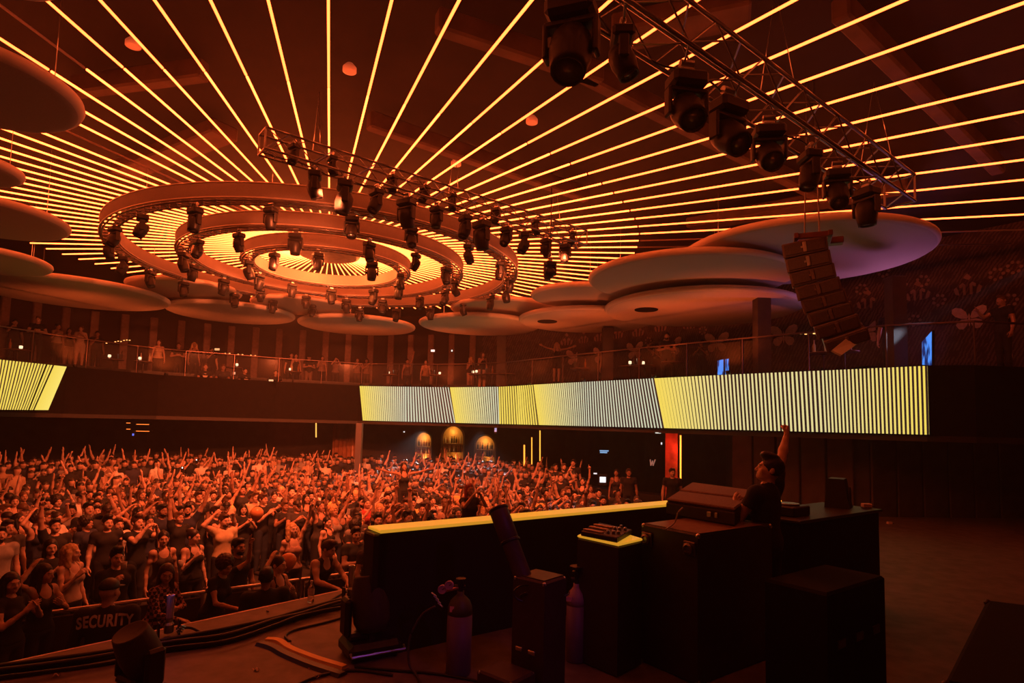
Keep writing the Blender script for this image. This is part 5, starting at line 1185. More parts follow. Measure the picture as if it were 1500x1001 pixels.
    for s in (-1, 1):
        sh, el, wr, hp, pn = J[s]; z = (wr - el) / np.linalg.norm(wr - el); pn = np.array([s * pn[0], pn[1], pn[2]], float); y = -(pn - z * (pn @ z)); y /= np.linalg.norm(y); x = np.cross(y, z)
        hP, hF = HANDS[hp] if hres is None else hand_geo({'open': (.10, .08, .10, .14, 0), 'relax': (.35, .42, .48, .55, .4), 'fist': (1.45, 1.5, 1.5, 1.5, 1.0), 'point': (.05, 1.4, 1.5, 1.5, 1.0), 'grip': (.75, .8, .85, .9, .5), 'peace': (.06, .06, 1.5, 1.5, 1)}[hp], .0045)
        hP = hP * ((.92, .92, .95) if fem else (1, 1, 1)); hF = hF.copy()
        if s > 0: hP = hP * [-1, 1, 1]; hF = hF[:, ::-1]
        hP = hP @ np.stack([x, y, z]) + wr; parts.append((hP, hF, np.zeros(len(hF), int)))
    n = 0; PP, FF, MM = [], [], []
    for p, f, m in parts: PP.append(p); FF.append(f + n); MM.append(m); n += len(p)
    body = quickmesh('body', np.concatenate(PP), np.concatenate(FF), [M_SKIN, M_EYE, M_EYEW, M_BROW, M_LIP, M_SHOE], np.concatenate(MM))
    # clothes: the same solids, a little larger
    inf = .014; grow = lambda p: (p[0], p[1], tuple(np.array(p[2]) + inf), p[3]) if p[0] == 'e' else (p[0], p[1], p[2], p[3] + inf, p[4] + inf, p[5])
    sp = [grow(p) for p in tors]
    for s in (-1, 1):
        sh, el, wr, _, _ = J[s]
        if shirt in ('tee', 'jacket'): sp += [('e', sh, (.075 * ars,) * 3, .04)]
        if shirt == 'tee': sp += [('c', sh, sh + (el - sh) * .62, .068 * ars, .060 * ars, .02)]
        if shirt == 'jacket': sp += [('c', sh, el, .068 * ars, .056 * ars, .02), ('c', el, wr, .056 * ars, .040 * ars, .02)]
    cuts = [('-e', T((0, -.015, 1.515)), (.078, .085, .07))]
    if shirt == 'tank':
        cuts += [('-e', T((0, -.10, 1.43)), (.085, .09, .10)), ('-e', T((0, .07, 1.47)), (.08, .07, .09))]
        for s in (-1, 1): cuts.append(('-c', J[s][0] + np.array([s * .015, 0, .0]), J[s][1], .072 * ars, .07 * ars)); cuts.append(('-e', T((s * (sw - .015), .0, 1.37)), (.052, .14, .10)))
    else:
        for s in (-1, 1):
            sh, el, wr, _, _ = J[s]; d = (el - sh) / np.linalg.norm(el - sh)
            if shirt == 'tee': cuts.append(('-c', sh + d * .215, sh + d * .29, .09, .09)); 
    hem = .80 if shirt == 'jacket' else (.88 if not fem else .95)
    cuts.append(('h', (0, 0, -1), -hem))
    P, F = solid(sp + cuts, res * .95, (-.62, -.45, .75), (.62, .3, 1.85)); me_s = quickmesh('shirt', P, F, [M_CLOTH])
    return body, me_s, Hm
def trousers(g, short=False):
    pr = []; fem = g == 'f'
    pr.append(('e', (0, .005, .95), (.178 if fem else .168, .126, .12), .04))
    for s in (-1, 1): pr += [('c', (s * .088, 0, .92), (s * .098, -.012, .49), .098, .072, .03), ('c', (s * .098, -.012, .49), (s * .10, .02, .07), .070, .056, .03)]
    pr += [('h', (0, 0, 1), 1.03), ('h', (0, 0, -1), -.62 if short else -.075)]
    P, F = solid(pr, .019, (-.25, -.2, .02), (.25, .2, 1.08)); return quickmesh('trousers', P, F, [M_CLOTH])
TRO = {('m', 0): trousers('m'), ('f', 0): trousers('f'), ('f', 1): trousers('f', True)}
PROTO_SPEC = { 'm_down': ('m', 'down', 'down', 'tee', .15, 0, 0), 'm_point': ('m', 'up', 'down', 'tee', -.1, -.12, 0), 'm_bent': ('m', 'down', 'upbent', 'tee', .1, -.05, 0), 'm_phone': ('m', 'phone', 'phone', 'tee', 0, -.1, 0), 'm_drink': ('m', 'drink', 'down', 'tee', -.3, .05, 0),
 'm_both': ('m', 'upopen', 'upopen', 'tee', 0, -.15, 0), 'm_clap': ('m', 'clap', 'clap', 'tee', .2, 0, 0), 'm_head': ('m', 'head', 'down', 'tee', .25, 0, .04), 'm_rail': ('m', 'rail', 'rail', 'tank', .35, .2, .38), 'm_folded': ('m', 'folded', 'folded', 'tee', -.2, .02, 0), 'm_jacket': ('m', 'drink', 'down', 'jacket', -.25, .05, 0), 'm_fist': ('m', 'upfist', 'drink', 'tee', .1, -.1, 0), 'm_fwd': ('m', 'forward', 'down', 'tee', 0, 0, .05),
 'f_down': ('f', 'down', 'down', 'tank', -.2, 0, 0), 'f_point': ('f', 'down', 'up', 'tank', .1, -.15, 0), 'f_bent': ('f', 'peace', 'upbent', 'tank', .15, -.1, 0), 'f_phone': ('f', 'phone', 'phone', 'tee', 0, -.05, 0), 'f_drink': ('f', 'drink', 'down', 'tank', .3, .05, 0), 'f_head': ('f', 'head', 'chest', 'tank', .3, .1, .05), 'f_clap': ('f', 'clap', 'clap', 'tee', -.3, .05, 0), 'f_rail': ('f', 'rail', 'peace', 'tee', -.15, .2, .30), 'f_plaid': ('f', 'rail', 'folded', 'jacket', -.7, .1, .25), 'f_spread': ('f', 'spread', 'spread', 'tank', 0, -.1, 0), 'f_both': ('f', 'upopen', 'upopen', 'tank', 0, -.2, 0)}
PROTO = {}
def proto(k):
    if k not in PROTO:
        g, a, b, sh, yw, pt, ln = PROTO_SPEC[k]; PROTO[k] = (g, *make_body(g, a, b, sh, yw, pt, ln), sh)
    return PROTO[k]
POSE_WORD = {'down': 'arms down', 'point': 'arm raised pointing', 'bent': 'fist raised', 'phone': 'holding up both hands', 'drink': 'hand at chest', 'both': 'both arms raised', 'clap': 'hands together', 'head': 'hand on head', 'rail': 'leaning on rail', 'folded': 'arms folded', 'jacket': 'hand at mouth', 'fist': 'fist high', 'fwd': 'arm pointing forward', 'plaid': 'leaning on rail', 'spread': 'arms spread wide'}
HAIR_WORD = {'short': 'short-haired', 'quiff': 'quiff-haired', 'long': 'long-haired', 'wavy': 'wavy-haired', 'curly': 'curly-haired', 'bun': 'bun-haired', 'pony': 'ponytailed', 'cap': 'capped', None: 'bald'}
SHIRTS = [('black', (.018, .017, .018), 9), ('charcoal', (.06, .055, .055), 4), ('navy', (.03, .035, .07), 2), ('white', (.75, .72, .68), 4), ('grey', (.28, .26, .25), 3), ('red', (.45, .06, .05), 1), ('beige', (.55, .42, .30), 1), ('yellow', (.72, .55, .20), 1)]
SKINS = [(.62, .40, .30), (.55, .34, .25), (.48, .29, .20), (.68, .46, .36), (.34, .19, .13)]
HAIRC = [(.018, .012, .009), (.03, .018, .012), (.06, .03, .018), (.012, .010, .010), (.12, .06, .03)]
BLOND = (.55, .36, .18)
PEOPLE = []
def person(pname, pos, v, hair, shirtc, label, group=None, skin=None, hairc=None, sc=1.0, beard=False, troc=(.02, .02, .025), short=False, rz=None, parts=True):
    g, body, shirt, Hm, st = proto(pname) if isinstance(pname, str) else pname
    o = link('person', body, None, pos, (0, 0, math.atan2(v[0], -v[1]) if rz is None else rz), (sc,) * 3); o.color = (*(skin or rnd.choice(SKINS)), 1)
    s = link('shirt', shirt, o); s.color = (*shirtc, 1); t = link('trousers', TRO[(g, 1 if short else 0)], o); t.color = (*troc, 1)
    hc = hairc or rnd.choice(HAIRC)
    if hair: h = link('hair', HAIR[hair], o); h.matrix_local = Hm; h.color = (*hc, 1)
    if beard: h = link('beard', HAIR['beard'], o); h.matrix_local = Hm; h.color = (*hc, 1)
    tag(o, label, 'person', group); PEOPLE.append((pos[0], pos[1])); return o
DJP = Vector((2.35, 5.5))
def toward(p, jit=0):
    d = DJP - Vector((p[0], p[1])); a = math.atan2(d.y, d.x) + rnd.uniform(-jit, jit); return (math.cos(a), math.sin(a))
def at_head(x, y, base=FLOOR, sc=1.0):       # where a standing person's head is seen at that pixel
    p = pz(x, y, base + 1.63 * sc); return (p.x, p.y, base + CZ)
GC = 'people packed on the dance floor'
LB = (.55, .36, .28)
named = [  # pixel of the head, figure, hair, shirt, label, extra
 (106, 808, 'f_drink', 'wavy', (.5, .4, .33), 'blonde woman with wavy bob and pale strappy top near barrier at left', dict(hairc=BLOND, skin=SKINS[3])),
 (12, 772, 'm_down', 'short', (.05, .045, .045), 'balding older man in dark tee at the left frame edge', dict(skin=SKINS[1])),
 (172, 815, 'm_jacket', 'quiff', (.02, .018, .018), 'man in black jacket drinking from a clear cup, near guard', dict(skin=SKINS[3])),
 (75, 800, 'f_clap', 'long', (.015, .015, .015), 'dark long-haired woman behind the blonde woman, hands together', {}),
 (62, 838, 'f_head', 'long', (.015, .014, .014), 'woman in black with hand to her face at barrier, far left', {}),
 (18, 852, 'f_clap', 'long', (.014, .013, .013), 'dark-haired woman clapping at the barrier, leftmost in front row', {}),
 (232, 835, 'f_plaid', 'long', (.30, .12, .10), 'woman in checked jacket leaning on barrier and looking aside', {}),
 (315, 822, 'f_rail', 'curly', (.016, .015, .015), 'smiling curly-haired woman in black leaning on barrier with raised hand', dict(skin=SKINS[1])),
 (284, 785, 'f_drink', 'bun', (.016, .015, .015), 'woman in black strappy top with hair tied up, cup at chest', dict(skin=SKINS[3])),
 (240, 788, 'f_down', 'bun', (.05, .04, .035), 'woman with tied hair in dark top left of strappy-top woman', {}),
 (350, 800, 'm_down', 'short', (.018, .017, .017), 'bearded man in black printed tee behind the curly-haired woman', dict(beard=True, skin=SKINS[2])),
 (405, 825, 'f_head', 'bun', (.06, .05, .05), 'smiling woman with tied hair behind the second guard', {}),
 (466, 797, 'm_rail', 'quiff', (.02, .018, .018), 'man in black sleeveless top leaning far over the barrier', dict(skin=SKINS[3])),
 (522, 782, 'm_folded', 'short', (.05, .06, .065), 'dark-haired man in teal tee near the booth wall end', {}),
 (543, 790, 'm_down', 'short', (.06, .05, .05), 'man in charcoal tee standing right beside booth wall end', dict(skin=SKINS[3])),
 (130, 745, 'm_bent', 'short', (.016, .015, .015), 'tall man in black jumper with raised fist at left', dict(sc=1.05)),
 (158, 765, 'm_down', 'quiff', (.02, .018, .02), 'young man in black tee right of the tall black jumper man', {}),
 (203, 765, 'm_phone', 'quiff', (.014, .014, .014), 'man in black holding a phone up, left of centre', {}),
 (82, 770, 'm_point', 'short', (.02, .02, .02), 'man in dark tee with one arm raised, far left front', {}),
 (247, 735, 'm_fwd', 'short', (.02, .018, .018), 'bearded man in black tee reaching forward, beard trimmed', dict(beard=True)),
 (131, 725, 'm_down', 'short', (.72, .56, .22), 'bearded man in yellow tee in the crowd at left', dict(beard=True, skin=SKINS[2])),
 (375, 728, 'm_down', 'short', (.62, .50, .34), 'tall clean-shaven man in pale tee behind the balloon', dict(skin=SKINS[3], sc=1.04)),
 (328, 762, 'm_head', 'short', (.62, .5, .32), 'bearded man in pale tee with forearm across, before balloon', dict(beard=True)),
 (430, 775, 'f_point', 'wavy', (.4, .25, .2), 'blonde woman with tall raised arm near centre front', dict(hairc=BLOND)),
 (647, 759, 'm_down', None, (.55, .5, .5), 'bald man in pale tee just beyond the booth wall', dict(skin=SKINS[3])),
 (530, 735, 'm_down', 'short', (.05, .05, .06), 'laughing bearded man right of centre near booth wall', dict(beard=True)),
 (556, 745, 'f_clap', 'wavy', (.05, .04, .04), 'woman with pale wavy hair left of bald man', dict(hairc=BLOND)),
 (738, 718, 'm_point', 'short', (.62, .42, .38), 'man in pink tee with arm straight up behind launcher tube', dict(skin=SKINS[3])),
 (762, 715, 'm_down', 'short', (.6, .5, .45), 'dark-skinned man in pale button shirt right of pink tee man', dict(skin=SKINS[4])),
 (785, 725, 'm_down', 'short', (.03, .03, .035), 'bearded man in dark tee near middle of booth ledge', dict(beard=True)),
 (802, 722, 'm_drink', 'short', (.5, .36, .3), 'man with hand at mouth beyond middle of booth ledge', {}),
 (838, 706, 'm_drink', 'short', (.42, .3, .25), 'man in pale tee drinking behind the dark tee man', {}),
 (877, 722, 'm_down', 'quiff', (.02, .02, .02), 'black-haired man in black nearest the right end of ledge', {}),
 (905, 722, 'm_down', 'short', (.04, .035, .035), 'smiling man in dark tee at right end of crowd', {}),
 (915, 712, 'm_down', 'short', (.05, .045, .045), 'tall pale-haired man at right end of crowd', dict(hairc=(.3, .18, .1))),
 (933, 732, 'f_down', 'bun', (.06, .05, .05), 'last person at right end of crowd by the ledge', {}),
 (865, 715, 'f_drink', 'long', (.4, .3, .28), 'long-haired woman in pale top near right end of ledge', {}),
]
for x, y, pn, hr, scol, lab, ex in named:
    p = at_head(x, y, sc=ex.get('sc', 1.0)); person(pn, p, toward(p, .25), hr, scol, lab, GC, **ex)
# two women lifted on shoulders
def on_shoulders(x, y, pn, hr, hc, scol, lab, labm):
    p = pz(x, y, FLOOR + 2.35); d = toward(p, .1)
    person('m_down', (p.x, p.y, 0), d, 'short', (.03, .03, .03), labm, GC)
    o = person(pn, (p.x + d[0] * .02, p.y + d[1] * .02, .72), d, hr, scol, lab, GC, hairc=hc)
on_shoulders(592, 683, 'f_spread', 'long', (.012, .01, .01), (.014, .013, .013), 'dark-haired woman in black lifted above the crowd, arms spread wide', 'man carrying the dark-haired woman on his shoulders')
on_shoulders(688, 716, 'f_phone', 'long', (.30, .05, .03), (.02, .018, .018), 'red-haired woman lifted above the crowd in black top', 'man carrying the red-haired woman on his shoulders')
# guards in the pit, backs to the camera
def text_on(o, shirt_me, txt, size, zc, col, name='lettering', xs=.66):
    from mathutils.bvhtree import BVHTree
    cu = bpy.data.curves.new('t', 'FONT'); cu.body = txt; cu.size = size; cu.align_x = 'CENTER'; cu.offset = .006; cu.resolution_u = 3; cu.space_character = 1.08
    to = bpy.data.objects.new('t', cu); COL.objects.link(to); dg = bpy.context.evaluated_depsgraph_get(); me = bpy.data.meshes.new_from_object(to.evaluated_get(dg)); bpy.data.objects.remove(to)
    bm = bmesh.new(); bm.from_mesh(me); bmesh.ops.triangulate(bm, faces=bm.faces[:]); bmesh.ops.subdivide_edges(bm, edges=bm.edges[:], cuts=2)
    bv = BVHTree.FromPolygons([v.co[:] for v in shirt_me.vertices], [p.vertices[:] for p in shirt_me.polygons])
    for v in bm.verts:                          # seen from behind: x runs the other way
        x, z = -v.co.x * xs, v.co.y + zc - .35 * (v.co.x * xs) ** 2; h = bv.ray_cast(Vector((x, 1, z)), Vector((0, -1, 0))); v.co = Vector((x, (h[0].y if h[0] else .1) + .005, z))
    bm.normal_update(); bm.to_mesh(me); bm.free(); me.materials.clear(); me.materials.append(mat('print_' + txt[:4], col, .7)); return link(name, me, o)
gd = (-.58, .81)
p = pz(160, 866, FLOOR + 1.63 * 1.04); g_body = ('m', *make_body('m', 'down', 'down', 'jacket', -.35, .05, .03, wide=1.18), 'jacket')
gu = person(g_body, (p.x, p.y, 0), (-.35, .94), 'cap', (.022, .020, .020), 'guard seen from behind with white SECURITY lettering across the back', 'guards in the pit', skin=SKINS[1], hairc=(.02, .018, .018), sc=1.04)
text_on(gu, g_body[2], 'SECURITY', .155, 1.315, (.75, .68, .62))
p = pz(390, 845, FLOOR + 1.63 * 1.0)
gu2 = person(g_body, (p.x, p.y, 0), (-.62, .78), 'short', (.018, .016, .016), 'guard with cropped hair seen from behind at right of pit', 'guards in the pit', skin=SKINS[4], hairc=(.012, .01, .01))
# cup of the drinking man, balloons, raised phone light
def cup(x, y, d, lab):
    p = pd(x, y, d); t = thing('plastic_cup', lab, 'cup', W(p)); mb = MB(); mb.lathe([(.028, -.05), (.032, -.045), (.040, .05), (.038, .05), (.03, -.035)], 14); mb.build('cup_body', mat('cup_plastic', (.9, .85, .8), .2, trans=.5), t, smooth=True)
    mb = MB(); mb.lathe([(.029, -.042), (.034, .01), (.002, .012)], 12); mb.build('drink', mat('drink_liquid', (.6, .3, .12), .1), t)
q = at_head(172, 815); cup(181, 829, q[1] - .30, 'clear plastic cup held at the mouth of the black-jacket man')
q = at_head(284, 785); cup(265, 826, q[1] - .3, 'clear plastic cup held by the woman in strappy top')
for x, y, r, lab, dd in ((376, 753, .115, 'orange balloon floating over the crowd in front of pale tee man', 10.6), (422, 823, .12, 'pale orange balloon behind the second guard', 8.9)):
    p = pd(x, y, dd); t = thing('balloon', lab, 'balloon', W(p)); mb = MB(); mb.lathe([(.004, -r * 1.22), (r * .12, -r * 1.15), (r * .45, -r * .95), (r * .8, -r * .55), (r, 0), (r * .93, r * .45), (r * .65, r * .82), (r * .3, r * 1.0), (.004, r * 1.04)], 22); mb.build('skin', mat('balloon_rubber', (.85, .38, .16), .35), t, smooth=True)
    mb = MB(); mb.lathe([(.018, -r * 1.28), (.006, -r * 1.2)], 10); mb.build('knot', mat('balloon_rubber'), t)
def phone(x, y, d, lab, lit=True):
    p = pd(x, y, d); t = thing('phone', lab, 'phone', W(p), rnd.uniform(-.3, .3)); mb = MB(); mb.box((0, 0, 0), (.075, .009, .15), .004); mb.build('case', M_BLACK, t)
    mb = MB(); mb.lathe([(.012, 0), (.014, .003), (.004, .004)], 10, Matrix.Translation((0, -.005, .045)) @ Matrix.Rotation(PI / 2, 4, 'X')); mb.build('torch', mat('torch_lit', (.9, .9, .9), emit=(1, .85, .7), es=9), t)
phone(267, 688, 16.0, 'phone with its torch lit held above the crowd at left')
phone(288, 676, 19.0, 'phone with lit torch far back above the crowd')
# ------------------------------------------------------------------ the packed dance floor
U = Vector((.809, .588)); V = Vector((-.588, .809)); O = Vector((-7.6, 6.03))
def inside(P):
    x, y = P
    return P.x > -18.5 and (P - O).dot(V) > .42
xs_f = [q[0] for q in FAS]
def beyond(P):                               # distance behind the balcony front
    best = 9; 
    for i in range(1, len(FAS) - 3):
        a, b = Vector(FAS[i]), Vector(FAS[i + 1]); d = b - a; L = d.length; d.normalize(); r = P - a; t = max(0, min(L, r.dot(d))); s = Vector((-d.y, d.x)).dot(r); e = (r - d * t).length
        if abs(e) < abs(best): best = e if s > 0 else -e
    return best
cand = []
for r in range(0, 52):
    u0 = -14 - (r % 2) * .29
    for k in range(0, 74):
        P = O + V * (.5 + r * .52 + rnd.uniform(-.12, .12)) + U * (u0 + k * .55 + rnd.uniform(-.13, .13))
        if not inside(P) or P.y < 4: continue
        x, y = topx((P.x, P.y, FLOOR + 1.63))
        if x < -150 or x > 938: continue
        if x > 545:
            yl = 777 + (x - 556) * (739 - 777) / (975 - 556)
            if y > yl + 16: continue
        bd = beyond(P)
        if bd > 2.5 or P.y > 26.3: continue
        if P.x > 1.2 and P.y > 16.3 and rnd.random() < .75: continue
        if P.x > 2.2 and P.y > 15.3: continue
        if any((P.x - a) ** 2 + (P.y - b) ** 2 < .150 for a, b in PEOPLE): continue
        cand.append((P, r, x)); PEOPLE.append((P.x, P.y))
for _ in range(9000):                       # close the gaps in the nearest rows
    v_ = rnd.uniform(.45, 6.5); P = O + V * v_ + U * rnd.uniform(-8, 16)
    x, y = topx((P.x, P.y, FLOOR + 1.63))
    if x < -25 or x > 938 or (x > 545 and y > 777 + (x - 556) * (739 - 777) / (975 - 556) + 16) or beyond(P) > 1 or P.y < 4: continue
    if P.x > 2.2 and P.y > 15.3: continue
    if any((P.x - a) ** 2 + (P.y - b) ** 2 < .185 for a, b in PEOPLE): continue
    cand.append((P, int(v_ / .52), x)); PEOPLE.append((P.x, P.y))
cand.sort(key=lambda c: (c[0].y ** 2 + c[0].x ** 2))
NEAR = 236
def wpick(items):
    t = rnd.uniform(0, sum(i[2] for i in items))
    for i in items:
        t -= i[2]
        if t <= 0: return i
    return items[-1]
vis = [c for c in cand if c[2] > -25]; near = vis[:NEAR]; rows = {}
for c in near: rows.setdefault(c[1], []).append(c)
for r, L in rows.items():
    L.sort(key=lambda c: c[2])
    for i, (P, _, x) in enumerate(L):
        fem = rnd.random() < .40
        pn = rnd.choice(['f_down', 'f_down', 'f_point', 'f_bent', 'f_phone', 'f_drink', 'f_head', 'f_clap', 'f_both']) if fem else rnd.choice(['m_down', 'm_down', 'm_down', 'm_point', 'm_bent', 'm_phone', 'm_drink', 'm_both', 'm_clap', 'm_head', 'm_folded', 'm_fist', 'm_fwd'])
        hr = rnd.choice(['long', 'long', 'wavy', 'bun', 'pony', 'curly', 'long']) if fem else rnd.choice(['short', 'short', 'short', 'quiff', 'quiff', 'cap', None, 'short', 'curly'])
        if hr is None and rnd.random() < .5: hr = 'short'
        sn, scol, _ = wpick(SHIRTS); base = FLOOR + CZ + (.35 if P.y > 17 and beyond(P) > -1.55 else 0)
        gar = 'top' if fem else 'tee'
        lab = f'{HAIR_WORD[hr]} {"woman" if fem else "man"} in {sn} {gar}, {POSE_WORD[pn[2:]]}, row {ordw(r + 1)} from barrier, {ordw(i + 1)} from left'
        person(pn, (P.x, P.y, base), toward(P, .5), hr, scol, lab, GC, sc=rnd.uniform(.92, 1.04), beard=(not fem and rnd.random() < .35), hairc=BLOND if fem and rnd.random() < .15 else None, troc=rnd.choice([(.015, .015, .02), (.03, .04, .07), (.05, .05, .05), (.02, .02, .02)]))
# the rest, too far back to pick apart: one mass
def coarse(g, ar, al):
    fem = g == 'f'; sw = .16 if fem else .185; pr = [('e', (0, .0, 1.02), (.16, .11, .2), .05), ('e', (0, 0, 1.27), (.165, .11, .17), .05), ('c', (-sw, .01, 1.41), (sw, .01, 1.41), .055, .055, .05), ('c', (0, .015, 1.42), (0, 0, 1.56), .055, .05, .03), ('e', (0, -.005, 1.64), (.078, .1, .118), .03)]
    J = []
    for s, nm in ((-1, ar), (1, al)):
        e, w_, _, _ = ARMS[nm]; sh = np.array([s * sw, .01, 1.41]); el = sh + np.array([s * e[0], e[1], e[2]]); wr = sh + np.array([s * w_[0], w_[1], w_[2]]); d = (wr - el) / np.linalg.norm(wr - el)
        pr += [('c', sh, el, .055, .045, .02), ('c', el, wr, .043, .03, .02), ('c', wr, wr + d * .12, .035, .025, .02)]; J.append((sh, el, wr))
    if fem: pr += [('c', (0, .06, 1.64), (0, .07, 1.35), .08, .07, .03)]
    pr.append(('h', (0, 0, -1), -.85))
    P, F = solid(pr, .042, (-.68, -.6, .8), (.68, .25, 2.2)); c = P[F].mean(1); mi = np.zeros(len(F), int)
    mi[(c[:, 2] > 1.52) & (np.abs(c[:, 0]) < .12)] = 1; mi[((c[:, 2] > 1.675) | ((c[:, 1] > .02) & (c[:, 2] > (1.3 if fem else 1.56)))) & (np.abs(c[:, 0]) < .13)] = 2
    for sh, el, wr in J:
        md = sh + (el - sh) * .6
        for q, rr in ((el, .16), (wr, .2), (md, .08)): mi[(np.linalg.norm(c - q, axis=1) < rr) & (np.abs(c[:, 0]) > .02) & ~((c[:, 2] > 1.5) & (np.abs(c[:, 0]) < .1))] = 1
    return P, F, mi
CO = [coarse('m', 'down', 'down'), coarse('m', 'up', 'down'), coarse('f', 'down', 'down'), coarse('f', 'down', 'upopen'), coarse('m', 'upopen', 'upopen'), coarse('m', 'phone', 'phone'), coarse('f', 'upbent', 'down'), coarse('m', 'down', 'upbent')]
far = vis[NEAR:] + [c for c in cand if c[2] <= -25]; PP, FF, MM = [], [], []; n = 0
FS = [mat('far_cloth_%d' % i, c, .85) for i, c in enumerate(((.018, .017, .018), (.06, .055, .055), (.7, .66, .62), (.28, .26, .25), (.04, .04, .07), (.45, .30, .2)))]; FK = [mat('far_skin_%d' % i, c, .5) for i, c in enumerate((SKINS[0], SKINS[2], SKINS[3]))]; FH = [mat('far_hair_%d' % i, c, .5) for i, c in enumerate(((.015, .012, .01), (.05, .03, .02)))]
for P, r, x in far:
    p, f, mi = CO[rnd.choice((0, 0, 0, 0, 0, 0, 0, 2, 2, 2, 2, 2, 1, 3, 4, 5, 5, 6, 7))]; v = toward(P, .5); a = math.atan2(v[0], -v[1]); sc = rnd.uniform(.93, 1.05); cs, sn = math.cos(a) * sc, math.sin(a) * sc
    R = np.array([[cs, -sn, 0], [sn, cs, 0], [0, 0, sc]]); base = FLOOR + CZ + (.35 if beyond(P) > -1.55 else 0)
    PP.append(p @ R.T + [P.x, P.y, base]); FF.append(f + n); n += len(p); tb = np.array([rnd.choice((0, 0, 0, 0, 0, 1, 1, 2, 3, 4, 4, 5)), 6 + rnd.randrange(3), 9 + rnd.randrange(2)]); MM.append(tb[mi])
print('crowd', len(near), 'far', len(far), 'quads', sum(len(f) for f in FF))
o = link('distant_crowd', quickmesh('distant_crowd', np.concatenate(PP), np.concatenate(FF), FS + FK + FH, np.concatenate(MM))); tag(o, 'far mass of people filling the back of the dance floor', 'crowd', kind='stuff')
# ------------------------------------------------------------------ guests on the balcony and under it
def guest(x, y, base, pn, hr, scol, lab, v=None, sc=1.0, d=None, grp='guests on the balcony', **k):
    if d is None: p = pz(x, y, base + 1.63 * sc); pos = (p.x, p.y, base + CZ)
    else: p = pd(x, y, d); pos = (p.x, p.y, p.z - 1.63 * sc + CZ)
    return person(pn, pos, v or toward(pos, .3), hr, scol, lab, grp, sc=sc, **k)
T1_, T2_, T3_ = .30, 1.32, 1.74
BK = (.016, .015, .016)
G = [(22, 472, T3_, 'm_fwd', 'short', BK, 'man leaning over the rail at far left of balcony', {}), (56, 468, T3_, 'm_folded', 'short', BK, 'man in black tee with folded arms, far left balcony', {}), (85, 478, T3_, 'f_drink', 'bun', (.5, .4, .33), 'woman in pale strappy top, second from left at rail', {}), (102, 484, T3_, 'f_down', 'long', (.04, .035, .035), 'woman in dark dress between two paler dressed women at left', dict(troc=(.4, .28, .22))),
 (119, 481, T3_, 'f_clap', 'bun', (.65, .5, .4), 'woman in pale crop top and short skirt, left balcony', dict(troc=(.6, .45, .36), short=True)), (143, 489, T3_, 'm_drink', 'short', (.03, .025, .025), 'man in dark open jacket right of the pale crop top woman', {}), (199, 497, T3_, 'm_down', 'short', BK, 'man in black behind the long sofa at left', {}), (233, 501, T2_, 'f_down', 'long', (.6, .45, .32), 'woman in pale dress right of long sofa', {}),
 (262, 506, T2_, 'm_folded', 'short', BK, 'man with folded arms above the left parapet', {}), (285, 505, T2_, 'f_down', 'wavy', (.02, .02, .02), 'blonde woman in black above the left parapet', dict(hairc=BLOND)), (310, 513, T2_, 'm_fwd', 'short', BK, 'man leaning by the pale lit card', {}), (301, 537, T1_, 'm_down', 'short', BK, 'man in black tee with pale ring emblem behind parapet', {}), (327, 538, T1_, 'm_down', 'short', (.03, .03, .04), 'man in dark tee, second of four behind parapet', {}), (359, 543, T1_, 'm_down', 'short', BK, 'man with round white emblem on dark tee behind parapet', {}), (404, 546, T1_, 'm_down', 'short', BK, 'man behind the pale lit plate on parapet', {}),
 (427, 520, T3_, 'm_down', 'short', BK, 'left of two dim people behind bottles on left balcony', dict(d=27.2)), (434, 521, T3_, 'f_down', 'long', BK, 'right of two dim people behind bottles on left balcony', dict(d=26.9)), (453, 524, T2_, 'm_folded', 'cap', BK, 'man in black and pale trousers standing at centre left rail', dict(troc=(.3, .22, .18))), (472, 524, T2_, 'f_drink', 'long', (.3, .2, .16), 'woman right of man in pale trousers at rail', {}), (492, 526, T2_, 'f_phone', 'long', (.25, .16, .13), 'woman with hands up near start of the screen', {}), (524, 527, T2_, 'f_clap', 'long', (.2, .12, .1), 'left of two women with clasped hands above screen start', {}), (537, 528, T2_, 'f_clap', 'wavy', (.2, .12, .1), 'right of two women with clasped hands above screen start', {}),
 (597, 529, T2_, 'f_point', 'bun', (.1, .06, .05), 'dim woman with raised arm left of white wall panel', dict(d=27.2)), (624, 530, T2_, 'f_down', 'long', (.35, .2, .12), 'dim woman in amber dress under the white wall panel', dict(d=26.6)), (690, 526, T2_, 'f_drink', 'wavy', BK, 'blonde woman in black left of dark column', dict(hairc=BLOND, troc=(.5, .32, .25))), (707, 519, T2_, 'f_drink', 'long', BK, 'long-haired woman in black minidress left of dark column', dict(troc=(.5, .32, .25))), (816, 505, T3_, 'f_spread', 'wavy', BK, 'blonde woman in black dress standing tall above the screen', dict(hairc=BLOND, short=True, troc=(.02, .02, .02))),
 (888, 513, T2_, 'f_down', 'long', (.4, .25, .2), 'woman in pale dress beside the second dark column', {}), (961, 508, T2_, 'f_head', 'long', (.03, .025, .025), 'seated woman with hand at her head, right balcony', {}), (977, 492, T2_, 'm_folded', 'short', (.02, .02, .02), 'bearded man with folded arms behind seated woman', dict(beard=True)), (1028, 502, T2_, 'f_clap', 'long', BK, 'woman in black before butterfly print, right balcony', {}), (1304, 456, T2_, 'm_down', 'cap', BK, 'dark man at rail right of hanging speakers', dict(d=14.2)), (1468, 440, T2_, 'm_fwd', 'short', (.03, .03, .035), 'man in dark tee reaching out at far right balcony', dict(d=13.2, v=(-.95, -.1), skin=SKINS[1]))]
for x, y, b, pn, hr, scol, lab, k in G: guest(x, y, b, pn, hr, scol, lab, **k)
FB = FLOOR + .35
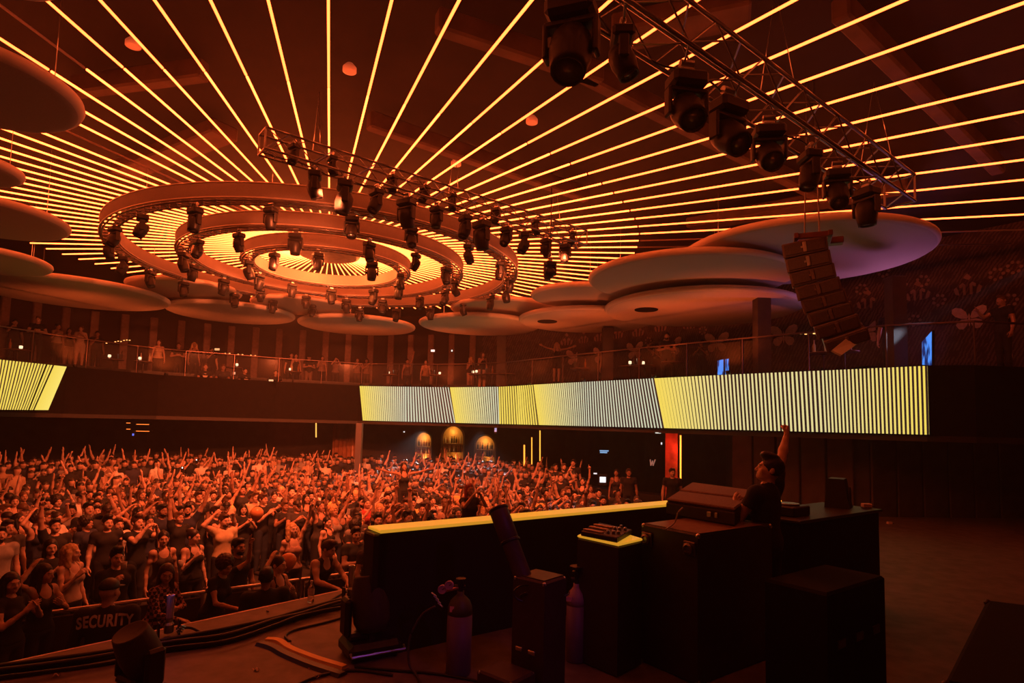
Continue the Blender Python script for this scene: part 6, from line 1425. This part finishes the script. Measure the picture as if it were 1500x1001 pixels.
for x, y, d, pn, hr, scol, lab, k in ((814, 684, 20.6, 'm_down', 'short', (.03, .03, .035), 'dark man standing under balcony, back of a small group', {}), (826, 684, 20.0, 'm_clap', 'short', (.03, .03, .03), 'bearded man with hands together under the balcony', dict(beard=True, skin=SKINS[3])), (840, 678, 19.9, 'm_drink', 'short', (.02, .02, .022), 'tall man in black tee right of the bearded man', {}), (903, 692, 19.0, 'f_down', 'bun', (.04, .03, .03), 'woman at the bar counter right of glowing monitor', {}), (921, 692, 18.6, 'm_down', 'short', BK, 'man in black at the bar counter end', {}), (985, 692, 16.2, 'm_down', 'short', BK, 'dim man beside the red-lit column', {})):
    guest(x, y, FB, pn, hr, scol, lab, d=d, grp='people standing under the balcony', **k)
for o in [o for o in COL.objects if o.name.startswith('person') and 'emblem' in o.get('label', '')]:
    ring_ = 'ring' in o['label']; mb = MB(); mb.lathe([(.045 if ring_ else .004, 0), (.085, 0), (.085, .01), (.045 if ring_ else .004, .01)], 18, Matrix.Translation((0, -.118, 1.27)) @ Matrix.Rotation(PI / 2, 4, 'X')); mb.build('emblem', mat('emblem_print', (.8, .72, .62), .7), o)
MPL_ = bpy.data.materials.new('checked_cloth'); MPL_.use_nodes = True; q_ = MPL_.node_tree; q_.nodes['Principled BSDF'].inputs['Roughness'].default_value = .85
tc_n = q_.nodes.new('ShaderNodeTexCoord'); ck = q_.nodes.new('ShaderNodeTexChecker'); ck.inputs['Scale'].default_value = 26; ck.inputs['Color1'].default_value = (.02, .015, .015, 1); ck.inputs['Color2'].default_value = (.42, .2, .17, 1)
q_.links.new(tc_n.outputs['Object'], ck.inputs['Vector']); q_.links.new(ck.outputs['Color'], q_.nodes['Principled BSDF'].inputs['Base Color'])
PROTO['f_plaid'][2].materials[0] = MPL_
# ------------------------------------------------------------------ the DJ
dj_geo = ('m', *make_body('m', 'djup', 'chest', 'tee', .62, -.22, .02, res=.011, hres=.0055), 'tee')
p = pz(1124, 692, STAGE + 1.63); o = person(dj_geo, (DJP.x, DJP.y, STAGE + CZ), (-.62, .78), 'quiff', (.014, .013, .014), 'DJ in black tee with his right fist raised, back to the camera', skin=SKINS[3], hairc=(.014, .01, .009), troc=(.012, .012, .013))
